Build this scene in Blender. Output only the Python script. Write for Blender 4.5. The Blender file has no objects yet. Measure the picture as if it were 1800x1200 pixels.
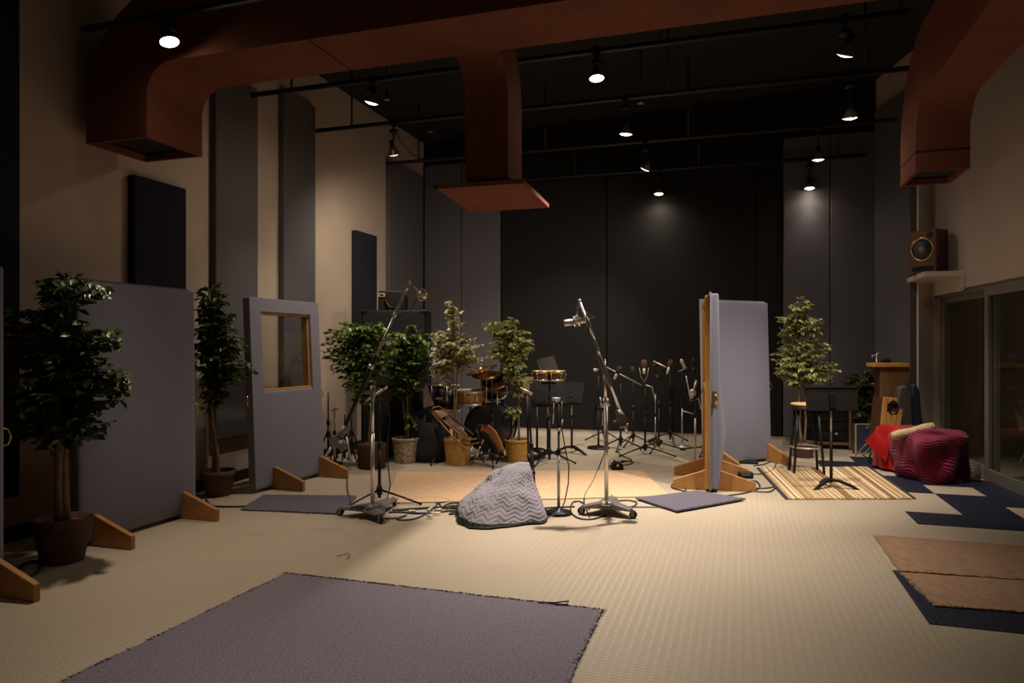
import bpy, math, random
from mathutils import Vector as V, Matrix as M, noise
random.seed(7)
PI = math.pi
SC = bpy.context.scene
COL = SC.collection

# ------------------------------------------------------------------ camera, world, exposure
F, CU, CV, CH = 1250.0, 900.0, 609.0, 1.45          # focal length in px (1800 wide), eye height
TH = math.atan2(397, F)
cT, sT = math.cos(TH), math.sin(TH)
cam_d = bpy.data.cameras.new('camera')
cam_d.sensor_width = 36; cam_d.lens = 36 * F / 1800; cam_d.shift_y = 9 / 1800
cam_d.clip_start = 0.05
cam = bpy.data.objects.new('camera', cam_d); COL.objects.link(cam)
cam.location = (0, 0, CH); cam.rotation_euler = (PI / 2, 0, TH)
SC.camera = cam
w = bpy.data.worlds.new('night'); SC.world = w; w.use_nodes = True
w.node_tree.nodes['Background'].inputs[0].default_value = (0.05, 0.06, 0.09, 1)
w.node_tree.nodes['Background'].inputs[1].default_value = 0.012
vs = SC.view_settings
vs.view_transform = 'Standard'; vs.look = 'None'; vs.gamma = 1; vs.use_curve_mapping = False
vs.exposure = 0.0
LAMP_W = 300.0                                       # watts of one ceiling spot
BEAM_DEG, SPILL_DEG = 76, 164
LAMP_S = [.02, .12, .46, .03, .30, .26, .10, .05, .05, .05, .03, .01, .01, .01]
LAMP_K = [.85, .42, .30, 3.6, .20, 1.25, .06, 1.7, 1.15, .35, .06, .02, .78, .02]   # share of each lit lamp, in the order they are built
LAMP_COL = (1.0, 0.87, 0.74)
WARM_COL = (1.0, 0.83, 0.65)                       # the dimmed lamps on the left
try:
    SC.cycles.use_denoising = True
    SC.cycles.max_bounces = 6; SC.cycles.sample_clamp_indirect = 3.0
    SC.cycles.caustics_reflective = False; SC.cycles.caustics_refractive = False
except Exception: pass

# ------------------------------------------------------------------ measuring helpers (photograph pixel -> point in the room)
EYE = V((0, 0, CH))
def ray(u, v):
    a = (u - CU) / F
    return V((-sT + a * cT, cT + a * sT, (CV - v) / F))
def G(u, v, z=0.0):
    r = ray(u, v); return EYE + r * ((z - CH) / r.z)
def PD(u, v, d): return EYE + ray(u, v) * d
def PY(u, v, Y):
    r = ray(u, v); return EYE + r * (Y / r.y)
def PX(u, v, X):
    r = ray(u, v); return EYE + r * (X / r.x)
def depth(p): return -sT * p.x + cT * p.y
def zat(b, v): return CH + (CV - v) * depth(b) / F      # height seen at row v above ground point b

# ------------------------------------------------------------------ mesh builder
class MB:
    def __init__(s): s.v = []; s.f = []; s.sm = []; s.att = []
    def add(s, vs, fs, smooth=False, X=None):
        n = len(s.v)
        s.v += [tuple(X @ V(p)) if X is not None else tuple(p) for p in vs]
        s.f += [tuple(i + n for i in f) for f in fs]; s.sm += [smooth] * len(fs)
        return s
    def box(s, c, d, R=None):
        x, y, z = d[0] / 2, d[1] / 2, d[2] / 2
        vs = [V((i * x, j * y, k * z)) for k in (-1, 1) for j in (-1, 1) for i in (-1, 1)]
        if R is not None: vs = [R @ p for p in vs]
        c = V(c)
        return s.add([p + c for p in vs], [(0, 2, 3, 1), (4, 5, 7, 6), (0, 1, 5, 4), (2, 6, 7, 3), (0, 4, 6, 2), (1, 3, 7, 5)])
    def box2(s, a, b):
        a, b = V(a), V(b); return s.box((a + b) / 2, b - a)
    def tube(s, pts, r, n=8, smooth=True, cap=True):
        pts = [V(p) for p in pts]; m = len(pts)
        rs = r if isinstance(r, (list, tuple)) else [r] * m
        vs, fs = [], []; up = None
        for i, p in enumerate(pts):
            t = (pts[min(i + 1, m - 1)] - pts[max(i - 1, 0)])
            if t.length < 1e-9: t = V((0, 0, 1))
            t.normalize()
            if up is None:
                up = V((0, 0, 1)) if abs(t.z) < 0.9 else V((1, 0, 0))
            a = t.cross(up)
            if a.length < 1e-6: a = t.orthogonal()
            a.normalize(); b = a.cross(t); up = b
            for k in range(n):
                q = 2 * PI * k / n
                vs.append(p + (a * math.cos(q) + b * math.sin(q)) * rs[i])
        for i in range(m - 1):
            for k in range(n):
                k2 = (k + 1) % n
                fs.append((i * n + k, i * n + k2, (i + 1) * n + k2, (i + 1) * n + k))
        s.add(vs, fs, smooth)
        if cap:
            o = len(s.v) - m * n
            s.f += [tuple(o + k for k in range(n))[::-1], tuple(o + (m - 1) * n + k for k in range(n))]; s.sm += [False, False]
        return s
    def lathe(s, prof, n=20, X=None, smooth=True, wob=None, ring=False):
        if ring: prof = list(prof) + [prof[0]]
        vs, fs = [], []; m = len(prof)
        for i, (r, z) in enumerate(prof):
            for k in range(n):
                q = 2 * PI * k / n; rr = r * (1 + (wob(q, z) if wob else 0))
                vs.append(V((rr * math.cos(q), rr * math.sin(q), z)))
        for i in range(m - 1):
            for k in range(n):
                k2 = (k + 1) % n
                fs.append((i * n + k, i * n + k2, (i + 1) * n + k2, (i + 1) * n + k))
        if prof[0][0] > 1e-5 and not ring: fs.append(tuple(range(n))[::-1])
        if prof[-1][0] > 1e-5 and not ring: fs.append(tuple((m - 1) * n + k for k in range(n)))
        return s.add(vs, fs, smooth, X)
    def ball(s, c, r, n=14, m=8, sc=(1, 1, 1), R=None):
        prof = [(r * math.sin(PI * i / m) + (1e-6 if i in (0, m) else 0), -r * math.cos(PI * i / m)) for i in range(m + 1)]
        X = M.Translation(V(c)) @ (R.to_4x4() if R is not None else M.Identity(4)) @ M.Diagonal((*sc, 1))
        return s.lathe(prof, n, X)
    def prism(s, poly, t, X=None):            # poly in local xz, extruded along y from 0 to t
        n = len(poly)
        vs = [(x, 0, z) for x, z in poly] + [(x, t, z) for x, z in poly]
        fs = [tuple(range(n)), tuple(range(n, 2 * n))[::-1]] + [(i, i + n, (i + 1) % n + n, (i + 1) % n) for i in range(n)]
        return s.add(vs, fs, False, X)
    def grid(s, fn, nu, nv, smooth=True, wrap=False):
        vs = [fn(i / nu, j / nv) for j in range(nv + 1) for i in range(nu if wrap else nu + 1)]
        w_ = nu if wrap else nu + 1
        fs = []
        for j in range(nv):
            for i in range(nu):
                a = j * w_ + i; b = j * w_ + (i + 1) % w_
                fs.append((a, b, b + w_, a + w_))
        return s.add(vs, fs, smooth)
    def shift(s, d):
        d = V(d); s.v = [tuple(V(p) + d) for p in s.v]; return s
    def mesh(s, name, mat=None):
        me = bpy.data.meshes.new(name); me.from_pydata(s.v, [], s.f)
        me.polygons.foreach_set('use_smooth', s.sm)
        if mat: me.materials.append(mat)
        me.update(); return me

def frame(origin, z, x=None):                  # matrix with local z along z
    z = V(z).normalized()
    x = V(x) if x is not None else (V((1, 0, 0)) if abs(z.x) < 0.9 else V((0, 1, 0)))
    y = z.cross(x).normalized(); x = y.cross(z)
    R = M((x, y, z)).transposed().to_4x4()
    return M.Translation(V(origin)) @ R

# ------------------------------------------------------------------ objects
def tag(o, label=None, cat=None, group=None, kind=None):
    if label: o['label'] = label
    if cat: o['category'] = cat
    if group: o['group'] = group
    if kind: o['kind'] = kind
    return o
def thing(name, label, cat, loc=(0, 0, 0), rz=0.0, group=None):
    o = bpy.data.objects.new(name, None); COL.objects.link(o)
    o.empty_display_size = 0.1
    o.location = loc; o.rotation_euler = (0, 0, rz)
    return tag(o, label, cat, group)
def obj(name, mb, mat, parent=None, bevel=0, seg=2, label=None, world=False, sub=0):
    if world and parent is not None:           # vertices are in room coordinates; parent has no rotation
        base = V(parent.location); p = parent.parent
        while p is not None: base = base + V(p.location); p = p.parent
        mb.shift(-base)
    o = bpy.data.objects.new(name, mb.mesh(name, mat) if isinstance(mb, MB) else mb); COL.objects.link(o)
    if parent is not None: o.parent = parent
    if bevel:
        b = o.modifiers.new('b', 'BEVEL'); b.width = bevel; b.segments = seg; b.limit_method = 'ANGLE'; b.angle_limit = 0.6
    if sub:
        b = o.modifiers.new('s', 'SUBSURF'); b.levels = sub; b.render_levels = sub
    if label: o['label'] = label
    return o
def single(name, mb, mat, label, cat, group=None, bevel=0, loc=None, world=True, seg=2):
    if loc is None:
        n = len(mb.v); xs = [p[0] for p in mb.v]; ys = [p[1] for p in mb.v]; zs = [p[2] for p in mb.v]
        loc = ((min(xs) + max(xs)) / 2, (min(ys) + max(ys)) / 2, min(zs))
    if world: mb.shift(-V(loc))
    o = obj(name, mb, mat, None, bevel, seg); o.location = loc
    return tag(o, label, cat, group)
def struct(name, mb, mat, parent=None, bevel=0):
    o = obj(name, mb, mat, parent, bevel)
    if parent is None: o['kind'] = 'structure'
    return o

# ------------------------------------------------------------------ materials
def mat(name, col, rough=0.6, metal=0.0, var=0.0, scale=8.0, bump=0.0, bscale=60.0, spec=0.5, col2=None, stretch=None, coord='Object', sheen=0.0):
    m = bpy.data.materials.new(name); m.use_nodes = True
    nt = m.node_tree; N = nt.nodes; L = nt.links
    b = N['Principled BSDF']
    b.inputs['Base Color'].default_value = (*col, 1); b.inputs['Roughness'].default_value = rough
    b.inputs['Metallic'].default_value = metal; b.inputs['Specular IOR Level'].default_value = spec
    if sheen: b.inputs['Sheen Weight'].default_value = sheen
    tc = N.new('ShaderNodeTexCoord'); src = tc.outputs[coord]
    if stretch:
        mp = N.new('ShaderNodeMapping'); mp.inputs['Scale'].default_value = stretch
        L.new(src, mp.inputs['Vector']); src = mp.outputs[0]
    if var or col2:
        n = N.new('ShaderNodeTexNoise'); n.inputs['Scale'].default_value = scale; n.inputs['Detail'].default_value = 5
        L.new(src, n.inputs['Vector'])
        r = N.new('ShaderNodeValToRGB'); r.color_ramp.elements[0].position = 0.32; r.color_ramp.elements[1].position = 0.68
        c2 = col2 or tuple(c * (1 + var) for c in col)
        c1 = col if col2 else tuple(c * (1 - var) for c in col)
        r.color_ramp.elements[0].color = (*c1, 1); r.color_ramp.elements[1].color = (*c2, 1)
        L.new(n.outputs['Fac'], r.inputs[0]); L.new(r.outputs[0], b.inputs['Base Color'])
    if bump:
        n2 = N.new('ShaderNodeTexNoise'); n2.inputs['Scale'].default_value = bscale; n2.inputs['Detail'].default_value = 3
        L.new(src, n2.inputs['Vector'])
        bp = N.new('ShaderNodeBump'); bp.inputs['Strength'].default_value = bump; bp.inputs['Distance'].default_value = 0.01
        L.new(n2.outputs['Fac'], bp.inputs['Height']); L.new(bp.outputs[0], b.inputs['Normal'])
    return m
def glow(name, col, s):
    m = bpy.data.materials.new(name); m.use_nodes = True; N = m.node_tree.nodes
    b = N['Principled BSDF']; b.inputs['Base Color'].default_value = (1, 1, 1, 1)
    b.inputs['Emission Color'].default_value = (*col, 1); b.inputs['Emission Strength'].default_value = s
    return m

beige = mat('beige_wall_paint', (0.46, 0.37, 0.30), 0.75, var=0.04, scale=2, bump=0.12, bscale=90)
white_paint = mat('white_wall_paint', (0.62, 0.56, 0.50), 0.6, var=0.03, scale=3, bump=0.05)
ceil_m = mat('black_ceiling_paint', (0.007, 0.007, 0.008), 0.9, bump=0.2, bscale=20)
panel_grey = mat('grey_panel_fabric', (0.105, 0.098, 0.108), 0.95, var=0.10, scale=220, bump=0.15, bscale=350, spec=0.15)
panel_dark = mat('navy_black_panel_fabric', (0.018, 0.018, 0.026), 0.95, var=0.12, scale=220, bump=0.15, bscale=350, spec=0.15)
panel_black = mat('black_panel_fabric', (0.015, 0.0135, 0.0125), 0.95, var=0.12, scale=220, bump=0.15, bscale=350, spec=0.15)
gobo_m = mat('blue_grey_burlap', (0.185, 0.185, 0.240), 0.92, var=0.10, scale=260, bump=0.25, bscale=420, spec=0.15, sheen=0.1)
duct_m = mat('rust_brown_duct_paint', (0.168, 0.062, 0.040), 0.8, var=0.10, scale=3, bump=0.04, bscale=30, spec=0.06)
duct_in = mat('black_duct_mouth_and_seam', (0.008, 0.007, 0.007), 0.9)
black_pipe = mat('black_pipe_paint', (0.016, 0.016, 0.018), 0.45, bump=0.05, spec=0.4)
black_metal = mat('black_painted_metal', (0.008, 0.008, 0.008), 0.42, bump=0.03, spec=0.3)
black_plastic = mat('black_plastic', (0.008, 0.008, 0.0085), 0.5, bump=0.06, bscale=200, spec=0.3)
matte_black = mat('matte_black_desk', (0.012, 0.011, 0.010), 0.75, bump=0.05, bscale=120, spec=0.12)
cable_m = mat('black_cable_rubber', (0.014, 0.013, 0.012), 0.5, bump=0.02)
chrome = mat('chrome', (0.68, 0.64, 0.60), 0.27, 0.8, var=0.05, scale=30)
steel = mat('satin_steel', (0.52, 0.49, 0.46), 0.36, 0.7, var=0.06, scale=40)
cast_grey = mat('grey_cast_metal', (0.15, 0.135, 0.13), 0.45, 0.2, bump=0.08, bscale=150)
nickel = mat('champagne_mic_metal', (0.74, 0.65, 0.52), 0.34, 0.55, var=0.05, scale=60)
brass = mat('brass', (0.65, 0.45, 0.18), 0.28, 1.0, var=0.06, scale=40)
wood_foot = mat('varnished_pine', (0.42, 0.20, 0.055), 0.45, col2=(0.30, 0.13, 0.035), scale=3, stretch=(12, 3, 2), bump=0.06, bscale=12)
wood_seat = mat('pale_wood', (0.55, 0.36, 0.17), 0.45, col2=(0.46, 0.28, 0.11), scale=5, stretch=(2, 14, 2), bump=0.03)
wood_yellow = mat('yellow_pine', (0.55, 0.30, 0.07), 0.45, col2=(0.44, 0.21, 0.04), scale=4, stretch=(14, 3, 1.5), bump=0.05)
wood_dark = mat('dark_walnut', (0.085, 0.036, 0.016), 0.42, col2=(0.055, 0.022, 0.010), scale=4, stretch=(12, 12, 2), bump=0.04)
wood_brown = mat('brown_board', (0.17, 0.085, 0.035), 0.6, var=0.2, scale=4, bump=0.06)
tan_panel = mat('tan_painted_steel', (0.42, 0.24, 0.12), 0.45, var=0.08, scale=6, bump=0.03)
foam_m = mat('brown_foam', (0.10, 0.05, 0.03), 0.95, var=0.2, scale=200, bump=0.4, bscale=300)
foam_dark = mat('dark_foam', (0.025, 0.018, 0.018), 0.95, var=0.2, scale=200, bump=0.4, bscale=300)
white_metal = mat('white_shelf_laminate', (0.62, 0.55, 0.48), 0.45, bump=0.02)
alu = mat('aluminium_frame', (0.34, 0.31, 0.27), 0.4, 0.6, var=0.05, scale=20)
terracotta = mat('dark_terracotta', (0.075, 0.030, 0.018), 0.75, var=0.25, scale=9, bump=0.15, bscale=30)
soil = mat('straw_coloured_moss', (0.16, 0.10, 0.045), 0.95, var=0.4, scale=40, bump=0.8, bscale=60)
bark_pot = mat('dark_bark', (0.075, 0.032, 0.015), 0.85, col2=(0.035, 0.015, 0.008), scale=9, stretch=(6, 6, 1), bump=0.5, bscale=25)
trunk_m = mat('ficus_bark', (0.24, 0.16, 0.085), 0.85, col2=(0.13, 0.08, 0.04), scale=16, stretch=(3, 3, 1), bump=0.5, bscale=45)
wicker_y = mat('golden_wicker', (0.50, 0.29, 0.07), 0.55, col2=(0.38, 0.20, 0.04), scale=30, bump=0.1)
wicker_w = mat('weathered_white_wicker', (0.52, 0.43, 0.33), 0.65, col2=(0.20, 0.13, 0.08), scale=26, bump=0.1)

def leaf_mat(name, base, edge=None):
    m = bpy.data.materials.new(name); m.use_nodes = True; nt = m.node_tree; N = nt.nodes; L = nt.links
    b = N['Principled BSDF']; b.inputs['Roughness'].default_value = 0.36; b.inputs['Specular IOR Level'].default_value = 0.55
    at = N.new('ShaderNodeAttribute'); at.attribute_name = 'tone'
    oi = N.new('ShaderNodeObjectInfo')
    ad = N.new('ShaderNodeMath'); ad.operation = 'ADD'; L.new(at.outputs['Fac'], ad.inputs[0]); L.new(oi.outputs['Random'], ad.inputs[1])
    fr = N.new('ShaderNodeMath'); fr.operation = 'FRACT'; L.new(ad.outputs[0], fr.inputs[0])
    r = N.new('ShaderNodeValToRGB'); L.new(fr.outputs[0], r.inputs[0])
    r.color_ramp.elements[0].color = (*[c * 0.5 for c in base], 1); r.color_ramp.elements[0].position = 0.1
    e = r.color_ramp.elements.new(0.7); e.color = (*base, 1)
    r.color_ramp.elements[-1].color = (base[0] * 2.6, base[1] * 1.75, base[2] * 1.4, 1); r.color_ramp.elements[-1].position = 1.0
    out = r.outputs[0]
    if edge:
        a2 = N.new('ShaderNodeAttribute'); a2.attribute_name = 'edge'
        mx = N.new('ShaderNodeMix'); mx.data_type = 'RGBA'
        L.new(a2.outputs['Fac'], mx.inputs[0]); L.new(out, mx.inputs[6]); mx.inputs[7].default_value = (*edge, 1); out = mx.outputs[2]
    L.new(out, b.inputs['Base Color'])
    tr = N.new('ShaderNodeBsdfTranslucent'); L.new(out, tr.inputs[0])
    ms = N.new('ShaderNodeMixShader'); ms.inputs[0].default_value = 0.22
    L.new(b.outputs[0], ms.inputs[1]); L.new(tr.outputs[0], ms.inputs[2]); L.new(ms.outputs[0], N['Material Output'].inputs[0])
    return m
leaf_green = leaf_mat('ficus_leaf_green', (0.085, 0.165, 0.026))
leaf_dark = leaf_mat('ficus_leaf_dark', (0.060, 0.105, 0.022))
leaf_vari = leaf_mat('variegated_leaf', (0.105, 0.165, 0.040), (0.82, 0.72, 0.46))
leaf_vari2 = leaf_mat('edged_leaf', (0.095, 0.190, 0.030), (0.56, 0.55, 0.22))

def glass_mat():
    m = bpy.data.materials.new('window_glass'); m.use_nodes = True; nt = m.node_tree; N = nt.nodes; L = nt.links
    fr = N.new('ShaderNodeFresnel'); fr.inputs[0].default_value = 1.6
    t = N.new('ShaderNodeBsdfTransparent'); t.inputs[0].default_value = (0.86, 0.88, 0.85, 1)
    g = N.new('ShaderNodeBsdfGlossy'); g.inputs['Roughness'].default_value = 0.0
    ms = N.new('ShaderNodeMixShader'); L.new(fr.outputs[0], ms.inputs[0]); L.new(t.outputs[0], ms.inputs[1]); L.new(g.outputs[0], ms.inputs[2])
    L.new(ms.outputs[0], N['Material Output'].inputs[0])
    ge = N.new('ShaderNodeNewGeometry'); iv = N.new('ShaderNodeMath'); iv.operation = 'SUBTRACT'; iv.inputs[0].default_value = 1; L.new(ge.outputs['Backfacing'], iv.inputs[1])
    mu = N.new('ShaderNodeMath'); mu.operation = 'MULTIPLY'; L.new(fr.outputs[0], mu.inputs[0]); L.new(iv.outputs[0], mu.inputs[1]); L.new(mu.outputs[0], ms.inputs[0])
    return m
glass = glass_mat()

def floor_mat(name, col, dark, rough=0.42):
    m = bpy.data.materials.new(name); m.use_nodes = True; nt = m.node_tree; N = nt.nodes; L = nt.links
    b = N['Principled BSDF']; b.inputs['Roughness'].default_value = rough; b.inputs['Specular IOR Level'].default_value = 0.45
    g = N.new('ShaderNodeNewGeometry'); sp = N.new('ShaderNodeSeparateXYZ'); L.new(g.outputs['Position'], sp.inputs[0])
    def wave(o, k):
        a = N.new('ShaderNodeMath'); a.operation = 'MULTIPLY'; a.inputs[1].default_value = k; L.new(o, a.inputs[0])
        s_ = N.new('ShaderNodeMath'); s_.operation = 'SINE'; L.new(a.outputs[0], s_.inputs[0])
        r_ = N.new('ShaderNodeMapRange'); r_.interpolation_type = 'SMOOTHSTEP'; r_.inputs[1].default_value = -0.45; r_.inputs[2].default_value = 0.75
        L.new(s_.outputs[0], r_.inputs[0]); return r_.outputs[0]
    wx = wave(sp.outputs[0], 2 * PI / 0.046); wy = wave(sp.outputs[1], 2 * PI / 0.028)
    h = N.new('ShaderNodeMath'); h.operation = 'MULTIPLY'; L.new(wx, h.inputs[0]); L.new(wy, h.inputs[1])
    bp = N.new('ShaderNodeBump'); bp.inputs['Strength'].default_value = 0.35; bp.inputs['Distance'].default_value = 0.004
    L.new(h.outputs[0], bp.inputs['Height']); L.new(bp.outputs[0], b.inputs['Normal'])
    n = N.new('ShaderNodeTexNoise'); n.inputs['Scale'].default_value = 1.3; n.inputs['Detail'].default_value = 6; L.new(g.outputs['Position'], n.inputs['Vector'])
    r = N.new('ShaderNodeValToRGB'); r.color_ramp.elements[0].position = 0.3; r.color_ramp.elements[1].position = 0.7
    r.color_ramp.elements[0].color = (*[c * 0.88 for c in col], 1); r.color_ramp.elements[1].color = (*col, 1); L.new(n.outputs['Fac'], r.inputs[0])
    mx = N.new('ShaderNodeMix'); mx.data_type = 'RGBA'; L.new(h.outputs[0], mx.inputs[0]); mx.inputs[6].default_value = (*dark, 1); L.new(r.outputs[0], mx.inputs[7])
    L.new(mx.outputs[2], b.inputs['Base Color']); return m
floor_m = floor_mat('ribbed_beige_rubber', (0.50, 0.42, 0.315), (0.425, 0.357, 0.268))
navy_m = floor_mat('ribbed_navy_rubber', (0.014, 0.020, 0.040), (0.010, 0.015, 0.031))
# ================================================================== THE ROOM
YB = G(1080, 770).y                       # back wall
XL = PY(745, 252, YB).x                   # left wall
XR = PY(1540, 140, YB).x                  # right corner
_a, _b = G(1730, 845), G(1800, 875)       # sill of the glass door
SR = (_b.x - _a.x) / (_a.y - _b.y)        # the right wall opens slightly towards the camera
WA = _a.x + SR * _a.y
Y0 = -2.2
def xr(Y): return WA - SR * Y
def WR(u, v, off=0.0):                    # a photograph pixel on the right wall (off metres behind it)
    r = ray(u, v); t = (WA + off) / (r.x + SR * r.y); return EYE + r * t
HL, HR = 4.95, 5.25                       # ceiling rises to the right
XD = 6.5                                  # room behind the glass door

b = MB().box2((XL - 0.2, Y0 - 0.2, -0.2), (XD + .2, YB + 0.4, 0))
floor = struct('floor', b, floor_m)
TX, TY = 0.448, 0.4675
navy = [(-1, -6), (0, -6), (-1, -5), (0, -5), (0, -1), (1, -1), (2, -1), (1, 0), (1, 1), (2, 1), (0, 2), (2, 2), (0, 3), (1, 3), (2, 3),
        (0, 5), (-1, 5), (0, 6), (1, 4), (1, 5), (1, -5)]
tmesh = MB().box((0, 0, 0.001), (TX - 0.002, TY - 0.002, 0.006)).mesh('tile', navy_m)
for i, j in navy:
    o = obj('tile', tmesh, None, floor); o.location = (1.40 + (i + .5) * TX, 7.005 + (j + .5) * TY, 0.0)
floor['label'] = 'ribbed beige rubber floor with navy tiles near the glass door'

struct('wall_left', MB().box2((XL - 0.2, Y0, 0), (XL, YB + 0.2, 5.4)), beige)
struct('wall_back', MB().box2((XL - 0.2, YB, 0), (xr(YB) + 0.2, YB + 0.2, 5.4)), panel_black)
struct('wall_front', MB().box2((XL - 0.2, Y0 - 0.2, 0), (XD, Y0, 5.4)), beige)
c = MB()
def cz(x): return HL + (HR - HL) * (x - XL) / (XR - XL)
xs = [XL - .2, XD + .2]
c.add([(x, y, cz(x) + d) for d in (0, .2) for x in xs for y in (Y0, YB + .2)], [(0, 1, 3, 2), (4, 6, 7, 5), (0, 4, 5, 1), (2, 3, 7, 6), (0, 2, 6, 4), (1, 5, 7, 3)])
struct('ceiling', c, ceil_m)
struct('baseboard_back', MB().box2((XL, YB - 0.02, 0), (XR, YB, 0.125)), white_paint)
struct('baseboard_left', MB().box2((XL, Y0, 0), (XL + 0.018, YB, 0.11)), black_plastic)

# right wall with the opening of the sliding glass door
pj = WR(1638, 517, 0.0); YJ = pj.y; ZH = pj.z          # far jamb and head of the door
YN = 1.2                                               # near end of the opening (outside the frame)
def rprism(y0, y1, z0, z1, th=0.2, off=0.0):
    m = MB(); p = [(xr(y0) + off, y0), (xr(y1) + off, y1), (xr(y1) + off + th, y1), (xr(y0) + off + th, y0)]
    m.add([(x, y, z) for z in (z0, z1) for x, y in p], [(0, 1, 2, 3)[::-1], (4, 5, 6, 7), (0, 1, 5, 4), (1, 2, 6, 5), (2, 3, 7, 6), (3, 0, 4, 7)])
    return m
rw = rprism(YJ, YB + .2, 0, 5.6); 
for a in ((YN, YJ, ZH, 5.6), (Y0, YN, 0, 5.6)):
    q = rprism(*a); rw.add(q.v, q.f)
struct('wall_right', rw, beige)
struct('trim_1', rprism(YN, YJ, ZH - 0.055, ZH + 0.012, 0.12, 0.03), alu)
struct('trim_2', rprism(YN, YJ, 0.0, 0.022, 0.19, 0.03), alu)
# short angled wing wall in the right back corner
wE = PD(1612, 609, 9.05); wd = V((wE.x - XR, wE.y - YB, 0)); wl = wd.length; wd.normalize(); wn = V((-wd.y, wd.x, 0)); wn = wn if wn.x > 0 else -wn
q = [V((XR, YB, 0)), V((wE.x, wE.y, 0)), V((xr(YJ + .01), YJ + .01, 0)), V((xr(YB), YB, 0))]
m = MB(); m.add([(p.x, p.y, z) for z in (0, 5.4) for p in q], [(3, 2, 1, 0), (4, 5, 6, 7), (0, 1, 5, 4), (1, 2, 6, 5), (2, 3, 7, 6), (3, 0, 4, 7)])
struct('wall_wing', m, beige)
e0, e1 = V((wE.x, wE.y, 0)), V((xr(YJ + .01), YJ + .01, 0)); en = V((e1.y - e0.y, e0.x - e1.x, 0)).normalized() * .018
en = en if en.y < 0 else -en
q = [e0, e1, e1 + en, e0 + en]; m = MB(); m.add([(p.x, p.y, z) for z in (0, 5.2) for p in q], [(3, 2, 1, 0), (4, 5, 6, 7), (0, 1, 5, 4), (1, 2, 6, 5), (2, 3, 7, 6), (3, 0, 4, 7)])
struct('lightened_pier_face', m, white_paint)  # whiter face on the pier stands in for the light falling on it
# door panels
def door_panel(name, ya, yb, off):
    t = tag(thing(name, None, None, ((xr(ya) + off), ya, 0)), kind='structure')
    L = MB(); w_ = 0.075
    for y0, y1 in ((ya, ya + w_), (yb - w_, yb)):
        q = rprism(y0, y1, 0.02, ZH - .05, 0.05, off); L.add(q.v, q.f)
    for z0, z1 in ((0.02, 0.13), (ZH - .13, ZH - .05)):
        q = rprism(ya + w_, yb - w_, z0, z1, 0.05, off); L.add(q.v, q.f)
    obj('door_frame', L, alu, t, 0.004, world=True)
    obj('glass_pane', rprism(ya + w_, yb - w_, 0.13, ZH - .13, 0.008, off + 0.02), glass, t, world=True)
    return t
pm = WR(1742, 700, 0.06); YM = pm.y
door_panel('door_1', YM - 0.02, YJ - 0.005, 0.09)
d2 = door_panel('door_2', YM - 2.0, YM + 0.09, 0.03)
hb = WR(1734, 835, 0.06)
# the dim room behind the glass
struct('wall_far_room', MB().box2((XD, Y0, 0), (XD + .2, YB + .2, 5.4)), beige)
struct('wall_side_room', MB().box2((xr(YB) + .2, YB, 0), (XD, YB + .2, 5.4)), beige)
pc = WR(1668, 600, 1.0)
struct('wall_column', MB().box2((pc.x - .1, pc.y - .12, 0), (pc.x + .2, pc.y + .2, 2.9)), beige)

# ================================================================== ACOUSTIC PANELS
def panel(pa, pb, z0, z1, n, th, m, label, group=None):      # along pa->pb (on the wall), thickness towards n
    pa, pb, n = V((pa[0], pa[1], 0)), V((pb[0], pb[1], 0)), V((n[0], n[1], 0)).normalized()
    d = (pb - pa).length; ang = math.atan2(pb.y - pa.y, pb.x - pa.x)
    nl = -1 if (V((-math.sin(ang), math.cos(ang), 0)).dot(n) < 0) else 1
    mb = MB().box((d / 2, nl * th / 2, (z0 + z1) / 2), (d, th, z1 - z0))
    o = obj('sound_baffle', mb, m, None, 0.014, 3); o.location = pa; o.rotation_euler = (0, 0, ang)
    tag(o, label, 'sound baffle', group); return o
G1 = 'fabric panels on the back wall'
yb_ = YB
def back(u0, u1, z0, z1, th, m, label):
    a = PY(u0, 600, yb_ - th); b_ = PY(u1, 600, yb_ - th)
    return panel((a.x, yb_ - .001), (b_.x - .008, yb_ - .001), z0, z1, (0, -1), th, m, label, G1)
back(746, 811, .13, 4.55, .06, panel_grey, 'grey floor-to-ceiling fabric panel in the left back corner')
back(811, 880, .13, 4.55, .06, panel_grey, 'grey tall fabric panel beside the left edge of the black panels')
back(881, 1066, .13, 4.62, .05, panel_black, 'wide black fabric wall panel behind the small drums')
back(1067, 1330, .13, 4.62, .05, panel_black, 'widest black fabric panel, behind the cluster of microphones')
back(1330, 1376, .13, 4.62, .05, panel_black, 'narrow black fabric panel beside the right grey back panels')
back(1377, 1460, .13, 4.50, .10, panel_grey, 'grey back panel directly behind the ficus beside the stool')
back(1460, 1539, .13, 4.50, .10, panel_grey, 'grey back panel in the right back corner')
# right wall
wp = V((XR, YB, 0)) + wd * .13; wq = V((wE.x, wE.y, 0)) - wd * .01
pn = panel((wp.x, wp.y), (wq.x, wq.y), .42, 4.75, (-wn.x, -wn.y), .09, panel_grey, 'grey tall fabric panel angled across the right corner before the shelf')
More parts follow.
